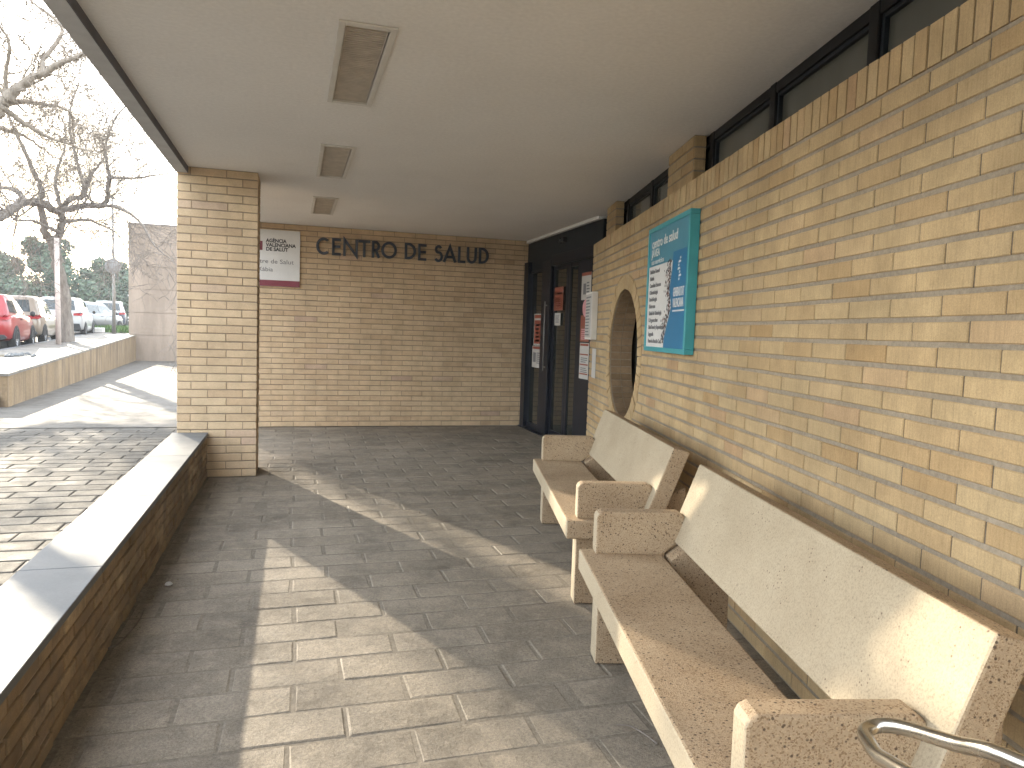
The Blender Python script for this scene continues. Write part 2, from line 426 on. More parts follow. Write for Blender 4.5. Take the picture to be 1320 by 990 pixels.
# ================================================================== ground and paving
def pavers(mb, x0, x1, y0, y1, L, W, g, z, keep=None, m=0, relief=0.006, jitter=0.0015):
    n = int((y1-y0)/W)
    for r in range(n):
        a = y0 + r*W + g/2; b = a + W - g
        off = (L/2 if r % 2 else 0) + R.uniform(-0.02, 0.02)
        k = math.floor((x0-off)/L) - 1
        while True:
            p0 = off + k*L + g/2; p1 = p0 + L - g; k += 1
            if p0 >= x1: break
            q0, q1 = max(p0, x0), min(p1, x1)
            if q1 - q0 < 0.03: continue
            if keep and not keep((q0+q1)/2, (a+b)/2): continue
            rel = relief + R.uniform(-jitter, jitter); bv = 0.006
            tl = R.uniform(-0.001, 0.001)
            j = lambda: R.uniform(-0.003, 0.003)
            c = [(q0+j(),a+j()),(q1+j(),a+j()),(q1+j(),b+j()),(q0+j(),b+j())]
            cx = (q0+q1)/2; cy = (a+b)/2; bv = 0.006 + R.uniform(0, 0.004)
            ins = [(x + (bv if x < cx else -bv), y + (bv if y < cy else -bv)) for x, y in c]
            vs = [(x,y,z) for x,y in c] + [(x,y,z+rel-0.003) for x,y in c] + [(x,y,z+rel+(tl if x < cx else -tl)) for x,y in ins]
            fs = [[8,9,10,11]]
            for i in range(4):
                jx = (i+1) % 4; fs += [[i,jx,4+jx,4+i],[4+i,4+jx,8+jx,8+i]]
            mb.add(vs, fs, m, min(1, max(0, R.gauss(0.5, 0.22))))

mb = MB()
pavers(mb, -0.70, 3.6, -2.6, 9.93, 0.402, 0.198, 0.010, -0.006, relief=0.0035)
mb.add([(-0.985,-2.6,-0.0045),(3.9,-2.6,-0.0045),(3.9,9.95,-0.0045),(-0.985,9.95,-0.0045)], [[0,1,2,3]], 1)
struct(mb.build('porch_floor', [M['paver'], M['joint']]))

mb = MB()
pavers(mb, -7.6, -0.985, -1.07, 9.935, 0.402, 0.2, 0.014, -0.012, keep=lambda x, y: x > -1.5-0.55*max(0, y-0.5) or x > -4.2, relief=0.009)
mb.add([(-14,-6,-0.0105),(-0.985,-6,-0.0105),(-0.985,9.94,-0.0105),(-14,9.94,-0.0105)], [[0,1,2,3]], 1)
struct(mb.build('plaza_paving', [M['plaza'], M['joint_dark']]))

def path_z(y): return -0.02*(y-10)
def up_z(y): return 0.453 + 0.0075*(y-12.8)
def edge_x(y): return -4.155 - 0.1125*(y-12.7)              # face of the retaining wall
def kerb_x(y): return -6.9 - 0.127*(y-22.3)
mb = MB()
ys = [9.94, 14, 20, 28, 36.2]
vs = []
for y in ys: vs += [(edge_x(max(y, 12.7))-0.1, y, path_z(y)), (6.0, y, path_z(y))]
mb.add(vs, [[2*i, 2*i+1, 2*i+3, 2*i+2] for i in range(4)])
mb.add([(-14, 9.94, 0.0), (-4.25, 9.94, 0.0), (-4.25, 12.7, 0.10), (-5.3, 18.0, 0.40), (-14, 18.0, 0.40)], [[0,1,2,3,4]])
struct(mb.build('concrete_path', M['concrete']))

mb = MB()                                                     # raised pavement beside the parked cars
yy = [13.0, 16.0, 20, 25, 30, 36.2, 50, 70]
vs = []
for y in yy:
    l = kerb_x(y) if y > 16.5 else -4.42 - (y-13)*0.62
    vs += [(l, y, up_z(y)), (edge_x(y)-0.24, y, up_z(y)), (l, y, up_z(y)-0.6)]
f = []
for i in range(len(yy)-1):
    f += [[3*i, 3*i+1, 3*i+4, 3*i+3], [3*i, 3*i+3, 3*i+5, 3*i+2]]
mb.add(vs, f)
mb.add([(-6.7,36.2,up_z(36)-0.001),(10,36.2,up_z(36)-0.001),(10,70,up_z(70)-0.004),(-10.8,70,up_z(70)-0.004)], [[0,1,2,3]])
struct(mb.build('pavement', M['sidewalk']))

mb = MB()                                                     # kerb stones
vs = []
for y in (16.6, 25, 36, 50, 70):
    x = kerb_x(y); z = up_z(y)
    vs += [(x-0.14,y,z-0.14),(x-0.14,y,z+0.004),(x+0.002,y,z+0.004)]
mb.add(vs, [[3*i+j, 3*i+j+1, 3*i+j+4, 3*i+j+3] for i in range(4) for j in range(2)])
struct(mb.build('kerb', M['coping']))

mb = MB()
vs = [(kerb_x(17)-0.13,17.2,up_z(17)-0.12),(kerb_x(70)-0.13,70,up_z(70)-0.12),(-30,70,up_z(70)-0.12),(-60,60,up_z(60)-0.12),(-60,17.2,up_z(17)-0.12)]
mb.add(vs, [[0,1,2,3,4]])
struct(mb.build('road', M['asphalt']))
mb = MB()
n = 40; rad = 1600
mb.add([(0,0,-1.4)] + [(rad*math.cos(2*PI*i/n), rad*math.sin(2*PI*i/n), -1.4) for i in range(n)], [[0,1+i,1+(i+1) % n] for i in range(n)])
mb.add([(-90,52,0.45),(-90,140,0.8),(30,140,0.8),(30,71,0.6),(-30,69.5,0.6),(-60,59,0.5)], [[0,1,2,3,4,5]])
struct(mb.build('ground', M['ground']))

# ================================================================== porch roof
LX0, LX1 = 0.195, 0.385
LY = [(3.27, 4.36), (5.47, 6.56), (7.67, 8.76)]
rt = thing('porch_roof', (1.0, 3.5, H_CEIL), 0, 'flat porch canopy with white plaster ceiling and grey edge beam', 'roof')
mb = MB()
XB0, XB1, YB0, YB1 = -0.866, 4.6, -3.0, 10.3
segs = [YB0] + [v for p in LY for v in p] + [YB1]
def flat(x0,x1,y0,y1): mb.add([(x0,y0,H_CEIL),(x1,y0,H_CEIL),(x1,y1,H_CEIL),(x0,y1,H_CEIL)], [[0,1,2,3]])
for i in range(len(segs)-1):
    flat(XB0, LX0, segs[i], segs[i+1]); flat(LX1, XB1, segs[i], segs[i+1])
    if i % 2 == 0: flat(LX0, LX1, segs[i], segs[i+1])
ce = mb.build('ceiling', M['plaster'], rt, org=rt.location)
mb = MB()
mb.box((-0.866,-3.0,2.80),(4.6,10.3,3.12))
mb.build('roof_slab', M['fascia'], rt, org=rt.location)
mb = MB()
mb.box((-0.957,-3.0,2.58),(-0.868,6.697,3.12)); mb.box((-0.957,7.143,2.58),(-0.868,10.3,3.12)); mb.box((-0.957,6.697,2.637),(-0.868,7.143,3.12))
mb.build('edge_beam', M['fascia'], rt, org=rt.location)

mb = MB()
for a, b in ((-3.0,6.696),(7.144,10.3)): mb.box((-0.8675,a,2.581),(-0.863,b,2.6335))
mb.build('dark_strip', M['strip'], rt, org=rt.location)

# ceiling lights
lt = thing('ceiling_light', (0.29, sum(LY[0])/2, H_CEIL), 0, 'recessed louvred ceiling light nearest overhead, largest of the row of three', 'ceiling light', 'ceiling lights of the porch')
o = lt.location; y0, y1 = LY[0]
mb = MB()
for a, b in (((LX0-0.03,y0-0.035,H_CEIL-0.011),(LX0,y1+0.035,H_CEIL-0.001)), ((LX1,y0-0.035,H_CEIL-0.011),(LX1+0.03,y1+0.035,H_CEIL-0.001)),
             ((LX0,y0-0.035,H_CEIL-0.011),(LX1,y0,H_CEIL-0.001)), ((LX0,y1,H_CEIL-0.011),(LX1,y1+0.035,H_CEIL-0.001))): mb.box(a, b)
mb.build('frame', M['light_frame'], lt, org=o, bevel=0.002)
mb = MB()
mb.box((LX0-0.002,y0-0.002,H_CEIL),(LX1+0.002,y1+0.002,H_CEIL+0.09), skip='b')
mb.build('housing', M['housing'], lt, org=o)
mb = MB()
k = 44
for i in range(k):
    y = y0 + (i+0.5)*(y1-y0)/k
    mb.box((LX0+0.003,y-0.0045,H_CEIL+0.006),(LX1-0.003,y+0.0045,H_CEIL+0.03), t=R.random())
for x in (LX0+0.004, LX1-0.008): mb.box((x,y0+0.003,H_CEIL+0.003),(x+0.004,y1-0.003,H_CEIL+0.036))
mb.build('louvre', M['louvre'], lt, org=o)
mb = MB()
mb.tube([(0.29,y0+0.04,H_CEIL+0.06),(0.29,y1-0.04,H_CEIL+0.06)], 0.013, 10)
mb.build('tube', M['white'], lt, org=o)
for (a, b), lab in zip(LY[1:], ('middle recessed ceiling light of the row of three', 'smallest looking recessed ceiling light, closest to the far lettered wall')):
    c = copy_tree(lt); c.location = (0.29, (a+b)/2, H_CEIL); c['label'] = lab

# ================================================================== long right-hand wall
NWF = 1.31; NWB = 1.508; WS, WE = -2.6, 7.44; WTOP = 2.262; SB = 2.135
HC, HZ, HR = 5.90, 1.195, 0.53                                # round opening
org = nw(NWF, 3.0, 0)
wt = thing('brick_wall', org, -TH, 'long yellow brick wall with soldier course top and a round opening', 'wall')
P = lambda u, v, d: tuple(nw(NWF - d, u, v))
mb = MB()
bricks(mb, WS, WE, 0, 30, 0.2405, SB/30, 0.006, 0.0155, 0.0055, P, clip=(HC, HZ, HR+0.125), vj=2)
# mortar body with the round hole
def ring_pts(n, r): return [(HC + r*math.cos(2*PI*i/n), HZ + r*math.sin(2*PI*i/n)) for i in range(n)]
x0c, x1c = HC-HR-0.02, HC+HR+0.02
def quad(us, d0): mb.add([P(u, v, d0) for u, v in us], [[0,1,2,3]], 1)
for d0 in (0.0, NWF-NWB):
    quad([(WS,0),(x0c,0),(x0c,WTOP-0.006),(WS,WTOP-0.006)], d0); quad([(x1c,0),(WE,0),(WE,WTOP-0.006),(x1c,WTOP-0.006)], d0)
    K = 48
    for i in range(K):
        a = x0c + (x1c-x0c)*i/K; b = x0c + (x1c-x0c)*(i+1)/K
        ha = math.sqrt(max(0, HR**2-(a-HC)**2)); hb = math.sqrt(max(0, HR**2-(b-HC)**2))
        quad([(a,0),(b,0),(b,HZ-hb),(a,HZ-ha)], d0); quad([(a,HZ+ha),(b,HZ+hb),(b,WTOP-0.006),(a,WTOP-0.006)], d0)
D = NWF-NWB
for a, b in (((WS,0),(WS,WTOP-0.006)),((WE,0),(WE,WTOP-0.006)),((WS,WTOP-0.006),(WE,WTOP-0.006))):
    mb.add([P(*a,0),P(*b,0),P(*b,D),P(*a,D)], [[0,1,2,3]], 1)
# bricks on the end face
PE = lambda u, v, d: tuple(nw(u, WE + d, v))
bricks(mb, NWF, NWB, 0, 30, 0.2405, SB/30, 0.0065, 0.0125, 0.0065, PE, offs=(0.02, 0.12))
mb.build('brickwork', [M['brick'], M['mortar'], M['joint_brown']], wt, org=org, rz=-TH)
mb = MB()
u = WS
while u < WE - 0.03:                                          # soldier course along the top
    w = 0.0595 + R.uniform(-0.003, 0.003)
    t = tone_brick(); x1 = min(u + w, WE + 0.004)
    rel = 0.0065 + R.uniform(-0.0015, 0.0015)
    mb.prism([P(u+0.0025, SB+0.006, rel), P(x1-0.0025, SB+0.006, rel), P(x1-0.0025, WTOP+R.uniform(-0.002,0.002), rel), P(u+0.003, WTOP, rel)], nw(NWB-NWF+0.004+rel, 0) , 0, t)
    u += w + 0.0035
mb.add([P(WS,SB+0.006,0.0016),P(WE,SB+0.006,0.0016),P(WE,WTOP-0.007,0.0016),P(WS,WTOP-0.007,0.0016)], [[0,1,2,3]], 1)
mb.build('soldier_course', [M['brick'], M['joint_brown']], wt, org=org, rz=-TH)
mb = MB()
nv = 52
for i in range(nv):                                           # ring of bricks set on end
    a0 = 2*PI*(i+0.06)/nv; a1 = 2*PI*(i+0.94)/nv
    r0, r1 = HR, HR+0.119
    rel = 0.0065 + R.uniform(-0.002, 0.002)
    poly = [P(HC+r*math.cos(a), HZ+r*math.sin(a), rel) for r, a in ((r0,a0),(r1,a0),(r1,a1),(r0,a1))]
    mb.prism(poly, nw(0.02, 0), 0, tone_brick())
mb.build('brick_ring', [M['brick']], wt, org=org, rz=-TH)
mb = MB()
K = 96
for i in range(K):
    a0 = 2*PI*i/K; a1 = 2*PI*(i+1)/K; r = HR-0.001
    t = 0.5
    mb.add([P(HC+r*math.cos(a0),HZ+r*math.sin(a0),-0.004),P(HC+r*math.cos(a1),HZ+r*math.sin(a1),-0.004),P(HC+r*math.cos(a1),HZ+r*math.sin(a1),D),P(HC+r*math.cos(a0),HZ+r*math.sin(a0),D)], [[0,1,2,3]], 1, t)
for i in range(nv):
    a0 = 2*PI*(i+0.07)/nv; a1 = 2*PI*(i+0.93)/nv; t = tone_brick()
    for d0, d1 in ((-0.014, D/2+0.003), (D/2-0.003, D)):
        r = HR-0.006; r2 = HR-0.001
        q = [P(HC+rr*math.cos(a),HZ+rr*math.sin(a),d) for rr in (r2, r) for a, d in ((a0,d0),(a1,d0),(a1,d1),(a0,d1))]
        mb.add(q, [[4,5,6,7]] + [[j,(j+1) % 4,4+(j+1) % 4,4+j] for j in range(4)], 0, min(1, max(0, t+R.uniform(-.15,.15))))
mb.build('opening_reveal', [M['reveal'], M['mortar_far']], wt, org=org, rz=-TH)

# brick piers standing on the wall
for w0, w1, lab in ((4.63, 5.20, 'short brick pier on the wall top, above the turquoise information board'), (7.0, 7.43, 'short brick pier on the wall top, beside the entrance door')):
    mb = MB(); n0, n1 = 1.432, 1.507
    mb.box((n0,w0,WTOP),(n1,w1,H_CEIL+0.01), 1, skip='')
    mb.v = [tuple(nw(*v)) for v in mb.v]
    ncr = 5; hh = (H_CEIL-WTOP)/ncr
    bricks(mb, w0, w1, WTOP, ncr, 0.2405, hh, 0.0065, 0.011, 0.0055, lambda u, v, d: tuple(nw(n0-d, u, v)), offs=(w0, w0+0.12))
    bricks(mb, n0, n1, WTOP, ncr, 0.2405, hh, 0.0065, 0.011, 0.0055, lambda u, v, d: tuple(nw(u, w0-d, v)), offs=(n0-0.02, n0+0.1-0.24))
    bricks(mb, n0, n1, WTOP, ncr, 0.2405, hh, 0.0065, 0.011, 0.0055, lambda u, v, d: tuple(nw(u, w1+d, v)), offs=(n0-0.02, n0+0.1-0.24))
    tag(mb.build('brick_pier', [M['brick'], M['mortar']], org=nw(1.47, (w0+w1)/2, WTOP), rz=-TH), lab, 'pier')

# dark framed glazing behind the wall
gt = thing('glazed_wall', nw(1.54, 3.0), -TH, 'strip of dark framed windows above and behind the long brick wall', 'window wall')
go = gt.location
mull = [-2.6, -1.75, -0.85, 0.05, 0.95, 1.85, 2.745, 3.65, 4.55, 5.25, 6.01, 6.88, 7.44, 7.86]
mb = MB()
for w in mull:
    mb.box((1.515,w-0.033,0),(1.585,w+0.033,H_CEIL-0.002))
for a, b in zip(mull, mull[1:]):
    mb.box((1.519,a+0.034,H_CEIL-0.055),(1.585,b-0.034,H_CEIL-0.003)); mb.box((1.519,a+0.034,0),(1.585,b-0.034,0.06))
mb.build('window_frame', M['frame_w'], gt, org=go, rz=-TH, xf=lambda *v: nw(*v), bevel=0.003)
mb = MB()
for a, b in zip(mull, mull[1:]):                              # inner sash edge, a thin lighter bead
    for q, s_ in (((1.528,a+0.034,0.06),(1.55,a+0.052,H_CEIL-0.056)), ((1.528,b-0.052,0.06),(1.55,b-0.034,H_CEIL-0.056)), ((1.528,a+0.053,H_CEIL-0.075),(1.55,b-0.053,H_CEIL-0.056))): mb.box(q, s_)
mb.build('sash', M['header'], gt, org=go, rz=-TH, xf=lambda *v: nw(*v), bevel=0.003)
for a, b in zip(mull, mull[1:]):
    mb = MB(); mb.box((1.551,a+0.034,0.06),(1.562,b-0.034,H_CEIL-0.056))
    mb.build('pane', M['glass_win'], gt, org=go, rz=-TH, xf=lambda *v: nw(*v))

# ================================================================== far wall, pillar
YB = 9.93
mb = MB()
mb.box((-1.05,YB,0),(3.5,YB+0.3,H_CEIL+0.1), 1)
Pb = lambda u, v, d: (u, YB-d, v)
bricks(mb, -1.05, 3.22, 0, 38, 0.283, H_CEIL/38, 0.006, 0.0105, 0.005, Pb)
bricks(mb, YB, YB+0.3, 0, 38, 0.283, H_CEIL/38, 0.006, 0.0105, 0.005, lambda u, v, d: (-1.05-d, u, v), offs=(YB, YB+0.14))
tag(mb.build('brick_wall', [M['brick_far'], M['mortar_far']], org=(1.1, YB, 0)), 'far yellow brick wall of the porch carrying the big dark lettering', 'wall')

mb = MB()
px0, px1, py0, py1 = -0.95, -0.31, 6.70, 7.14
mb.box((px0+0.005,py0+0.005,0),(px1-0.005,py1-0.005,H_CEIL+0.002), 1)
nc = 38; hc = H_CEIL/nc
bricks(mb, px0, px1, 0, nc, 0.283, hc, 0.006, 0.0095, 0.005, lambda u, v, d: (u, py0+0.005-d, v), offs=(px0+0.237, px0+0.109))
bricks(mb, px0, px1, 0, nc, 0.283, hc, 0.006, 0.0095, 0.005, lambda u, v, d: (u, py1-0.005+d, v), offs=(px0+0.237, px0+0.109))
bricks(mb, py0, py1, 0, nc, 0.283, hc, 0.006, 0.0095, 0.005, lambda u, v, d: (px1-0.005+d, u, v), offs=(py0+0.283, py0+0.14))
bricks(mb, py0, py1, 0, nc, 0.283, hc, 0.006, 0.0095, 0.005, lambda u, v, d: (px0+0.005-d, u, v), offs=(py0+0.283, py0+0.14))
tag(mb.build('brick_pillar', [M['brick_far'], M['mortar_far']], org=(-0.63, 6.92, 0)), 'square yellow brick pillar at the end of the low coped wall', 'pillar')

# low wall with coping
lw = thing('low_wall', (-0.84, 2.1, 0), 0, 'low weathered brick wall with pale stone coping at the porch edge', 'wall')
mb = MB()
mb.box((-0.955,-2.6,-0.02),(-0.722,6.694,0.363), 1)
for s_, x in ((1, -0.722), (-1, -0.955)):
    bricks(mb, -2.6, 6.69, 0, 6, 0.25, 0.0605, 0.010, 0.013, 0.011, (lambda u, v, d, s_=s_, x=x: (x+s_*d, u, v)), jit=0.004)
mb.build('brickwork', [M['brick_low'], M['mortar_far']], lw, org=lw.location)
seam = [-2.6, -1.8, -0.59, 0.63, 1.85, 3.071, 4.291, 5.536, 6.69]
for a, b in zip(seam, seam[1:]):
    mb = MB(); mb.box((-0.982,a+0.002,0.365),(-0.699,b-0.002,0.395), t=R.random())
    mb.build('coping_slab', M['coping'], lw, org=lw.location, bevel=0.003)

# ================================================================== benches
def bench(w0, label, dn=0.0):
    """w0: near end along the wall; 1.725 m long"""
    L = 1.725; w1 = w0 + L
    t = thing('concrete_bench', nw(0.85+dn, (w0+w1)/2), -TH, label, 'bench', 'concrete benches along the wall')
    o = t.location
    kw = dict(org=o, rz=-TH, xf=lambda n, w, z: nw(n+dn, w, z))
    mb = MB(); mb.box((0.515,w0,0.35),(0.855,w1,0.44)); mb.m[5] = 1; mb.build('seat', [M['bench'], M['bench_pale']], t, bevel=0.008, **kw)
    # backrest: leaning slab; its long front face is the smoother pale cast side
    mb = MB()
    f0, f1 = (0.905,0.492), (1.022,0.812); th = 0.083; bz = -0.022
    prof = [f0, f1, (f1[0]+th, f1[1]+bz), (f0[0]+th, f0[1]+bz)]
    mb.prism([(n, w0-0.01, z) for n, z in prof], (0, L+0.02, 0))
    for i in range(len(mb.m)):                                 # front face gets the pale slot
        if i == 0: mb.m[i] = 1
    mb.build('backrest', [M['bench'], M['bench_pale']], t, bevel=0.007, **kw)
    for wa in (w0+0.055, w1-0.075):
        mb = MB()
        prof = [(0.572,0.438),(0.572,0.592),(0.580,0.609),(0.597,0.617),(0.925,0.617),(0.942,0.60),(0.952,0.56),(0.93,0.505),(0.86,0.438)]
        mb.prism([(n, wa, z) for n, z in prof], (0, 0.072, 0)); mb.m[0] = mb.m[1] = 1; mb.build('armrest', [M['bench'], M['bench_pale']], t, bevel=0.008, **kw)
    for wa in (w0+0.075, w1-0.105-0.04):
        mb = MB()
        prof = [(0.575,0.0),(0.575,0.352),(0.872,0.352),(0.872,0.437),(0.955,0.50),(1.02,0.55),(1.12,0.60),(1.125,0.0)]
        mb.prism([(n, wa, z) for n, z in prof], (0, 0.105, 0)); mb.m[0] = 1; mb.build('leg', [M['bench'], M['bench_pale']], t, bevel=0.006, **kw)
    return t
bench(1.275, 'cast concrete bench with armrests, the nearer one, next to the bent steel rail')
bench(3.44, 'cast concrete bench with armrests, the farther one, below the round wall opening', 0.012)

# bent steel rail
mb = MB()
ctrl = [(0.95,0.60,0.0),(0.93,0.62,0.5),(0.85,0.72,0.78),(0.732,0.846,0.819),(0.711,0.945,0.788),(0.70,1.015,0.766),(0.684,1.05,0.755),(0.664,1.062,0.747),(0.642,1.05,0.744),(0.626,1.01,0.75),(0.613,0.965,0.758),(0.606,0.915,0.774),(0.598,0.85,0.79),(0.585,0.72,0.79),(0.575,0.60,0.72),(0.57,0.56,0.5),(0.57,0.55,0.0)]
def spline(c, k=6):
    c = [Vector(p) for p in c]; out = []
    for i in range(len(c)-1):
        p0, p1, p2, p3 = c[max(i-1,0)], c[i], c[i+1], c[min(i+2, len(c)-1)]
        for j in range(k):
            t = j/k
            out.append(0.5*((2*p1)+(p2-p0)*t+(2*p0-5*p1+4*p2-p3)*t*t+(3*p1-p0-3*p2+p3)*t**3))
    return out + [c[-1]]
mb.tube(spline(ctrl), 0.0112, 14)
tag(mb.build('steel_rail', M['steel'], org=nw(0.75, 0.8), rz=-TH, xf=lambda *v: nw(*v)), 'bent stainless steel tube rail at the end of the nearer bench', 'rail')

# ================================================================== writing
def text_mesh(s, size, bold=0.0, align='LEFT', sx=1.0, spacing=1.0, depth=0.0008):
    cu = bpy.data.curves.new('text', 'FONT'); cu.body = s; cu.size = size; cu.align_x = align
    cu.offset = bold; cu.extrude = depth; cu.resolution_u = 3; cu.space_character = spacing
    ob = bpy.data.objects.new('text', cu); COL.objects.link(ob)
    dg = bpy.context.evaluated_depsgraph_get(); dg.update()
    me = bpy.data.meshes.new_from_object(ob.evaluated_get(dg))
    vs = [(v.co.x*sx, v.co.y, v.co.z) for v in me.vertices]; fs = [list(p.vertices) for p in me.polygons]
    bpy.data.objects.remove(ob); bpy.data.curves.remove(cu); bpy.data.meshes.remove(me)
    return vs, fs
def put_text(mb, s, size, P, u, v, m=0, width=None, **kw):
    """P(u, v, d): place flat writing on a board; width: squeeze to this length"""
    vs, fs = text_mesh(s, size, **kw)
    k = 1.0
    if width:
        w = max(x for x, _, _ in vs) - min(x for x, _, _ in vs); k = width/max(w, 1e-6)
    mb.add([P(u + x*k, v + y, z + 0.0006) for x, y, z in vs], fs, m)

# big letters, each built from strokes
def stroke(mb, pts, wd, P, d=0.03, closed=False, gap=0.012):
    n = len(pts); pts = [Vector((p[0], p[1], 0)) for p in pts]
    L, Rr = [], []
    for i, p in enumerate(pts):
        a = pts[(i-1) % n] if (closed or i > 0) else None
        b = pts[(i+1) % n] if (closed or i < n-1) else None
        d1 = (p-a).normalized() if a is not None else None
        d2 = (b-p).normalized() if b is not None else None
        t = ((d1 or d2) + (d2 or d1)).normalized()
        nn = Vector((-t.y, t.x, 0)); base = d1 or d2
        c = max(0.35, abs(nn.dot(Vector((-base.y, base.x, 0)))))
        L.append(p + nn*wd/2/c); Rr.append(p - nn*wd/2/c)
    cnt = n if closed else n-1
    vs = [P(q.x, q.y, gap) for q in L] + [P(q.x, q.y, gap) for q in Rr] + [P(q.x, q.y, gap+d) for q in L] + [P(q.x, q.y, gap+d) for q in Rr]
    fs = []
    for i in range(cnt):
        j = (i+1) % n
        fs += [[2*n+i,2*n+j,3*n+j,3*n+i],[i,n+i,n+j,j],[i,j,2*n+j,2*n+i],[n+j,n+i,3*n+i,3*n+j]]
    if not closed: fs += [[0,2*n,3*n,n],[n-1,2*n-1,4*n-1,3*n-1]]
    mb.add(vs, fs)
def arc(cx, cy, rx, ry, a0, a1, n=22): return [(cx+rx*math.cos(math.radians(a0+(a1-a0)*i/n)), cy+ry*math.sin(math.radians(a0+(a1-a0)*i/n))) for i in range(n+1)]
def letter(ch, w, h):
    s = 0.017
    if ch == 'C': return [(arc(w*0.56, h/2, w*0.56-s, h/2-s, 48, 312), False)]
    if ch == 'O': return [(arc(w/2, h/2, w/2-s, h/2-s, 0, 343.7, 21), True)]
    if ch == 'E': return [([(w, h-s),(s, h-s),(s, s),(w, s)], False), ([(s, h*0.52),(w*0.93, h*0.52)], False)]
    if ch == 'N': return [([(s, 0),(s, h-0.006),(w-s, 0.006),(w-s, h)], False)]
    if ch == 'T': return [([(0, h-s),(w, h-s)], False), ([(w/2, h-s),(w/2, 0)], False)]
    if ch == 'R': return [([(s, 0),(s, h-s),(w*0.45, h-s)] + arc(w*0.45, h*0.73-s/2, w*0.5-s, h*0.27-s/2, 80, -90, 12) + [(s, h*0.46)], False), ([(w*0.45, h*0.46),(w-s, 0)], False)]
    if ch == 'D': return [([(w*0.3, s),(s, s),(s, h-s),(w*0.3, h-s)] + arc(w*0.3, h/2, w*0.7-s, h/2-s, 85, -85, 16), True)]
    if ch == 'S': return [(arc(w*0.5, h*0.74, w*0.42-s, h*0.26-s, 25, 255, 14) + arc(w*0.5, h*0.26+s*0.6, w*0.5-s, h*0.26, 80, -150, 16), False)]
    if ch == 'A': return [([(s*0.4, 0),(w/2, h-s*0.6),(w-s*0.4, 0)], False), ([(w*0.22, h*0.32),(w*0.78, h*0.32)], False)]
    if ch == 'L': return [([(s, h),(s, s),(w, s)], False)]
    if ch == 'U': return [([(s, h),(s, h*0.38)] + arc(w/2, h*0.38, w/2-s, h*0.38-s, 185, 355, 14) + [(w-s, h*0.38),(w-s, h)], False)]
lw_t = thing('wall_lettering', (1.42, YB, 2.28), 0, 'large dark metal letters reading CENTRO DE SALUD on the far wall', 'lettering')
spans = [('C',40,130),('E',145,205),('N',220,320),('T',322,405),('R',415,475),('O',480,590),('D',645,725),('E',740,800),('S',855,920),('A',925,1015),('L',1030,1085),('U',1095,1170),('D',1185,1260)]
def sx_(c): return 0.257 + (c-38)*(2.584-0.257)/(1258-38)
for ch, a, b in spans:
    mb = MB(); u0 = sx_(a); w = sx_(b)-u0; h = 0.222
    bz = 2.268 + (0.006 if ch in 'D' else 0)
    for pts, cl in letter(ch, w, h):
        stroke(mb, pts, 0.034, lambda u, v, d: (u0+u, YB-0.006-d, bz+v), closed=cl, d=0.022)
    mb.build('letter', M['letters'], lw_t, org=lw_t.location)

# agency sign on the far wall
st = thing('agency_sign', (-0.40, YB, 2.18), 0, 'white health agency sign with maroon band, half hidden behind the pillar', 'sign')
Ps = lambda u, v, d: (u, YB-0.033-d, v)
mb = MB(); mb.box((-0.86,YB-0.032,1.826),(0.06,YB-0.007,2.545)); mb.build('panel', M['board_white'], st, org=st.location, bevel=0.002)
mb = MB(); mb.box((-0.858,YB-0.0345,1.828),(0.058,YB-0.0322,1.905)); mb.build('band', M['maroon'], st, org=st.location)
mb = MB()
put_text(mb, 'AGÈNCIA', 0.062, Ps, -0.358, 2.386, bold=0.0022, width=0.255)
put_text(mb, 'VALENCIANA', 0.062, Ps, -0.358, 2.332, bold=0.0022, width=0.37)
put_text(mb, 'DE SALUT', 0.062, Ps, -0.358, 2.278, bold=0.0022, width=0.27)
mb.build('lettering', M['ink'], st, org=st.location)
mb = MB()
put_text(mb, 'Centre de Salut', 0.078, Ps, -0.585, 2.118, width=0.565)
put_text(mb, 'Xàbia', 0.078, Ps, -0.462, 2.015, width=0.19)
mb.build('lettering', M['ink_grey'], st, org=st.location)
mb = MB(); mb.box((-0.50,YB-0.0345,2.28),(-0.40,YB-0.0322,2.395)); mb.build('logo', M['maroon'], st, org=st.location)

# information board on the long wall
bt = thing('information_board', nw(1.28, 4.5, 1.25), -TH, 'turquoise framed information board with a list, hung on the long wall', 'board')
bo = bt.location
A0, A1, B0, B1 = 4.035, 4.955, 1.25, 2.07                    # along wall, height
FN = 1.245
kw = dict(org=bo, rz=-TH, xf=lambda *v: nw(*v))
mb = MB(); fw = 0.03
for a, b in (((FN,A0,B0),(1.303,A1,B0+fw)), ((FN,A0,B1-fw),(1.303,A1,B1)), ((FN,A0,B0+fw),(1.303,A0+fw,B1-fw)), ((FN,A1-fw,B0+fw),(1.303,A1,B1-fw))): mb.box(a, b)
mb.build('frame', M['turquoise'], bt, bevel=0.003, **kw)
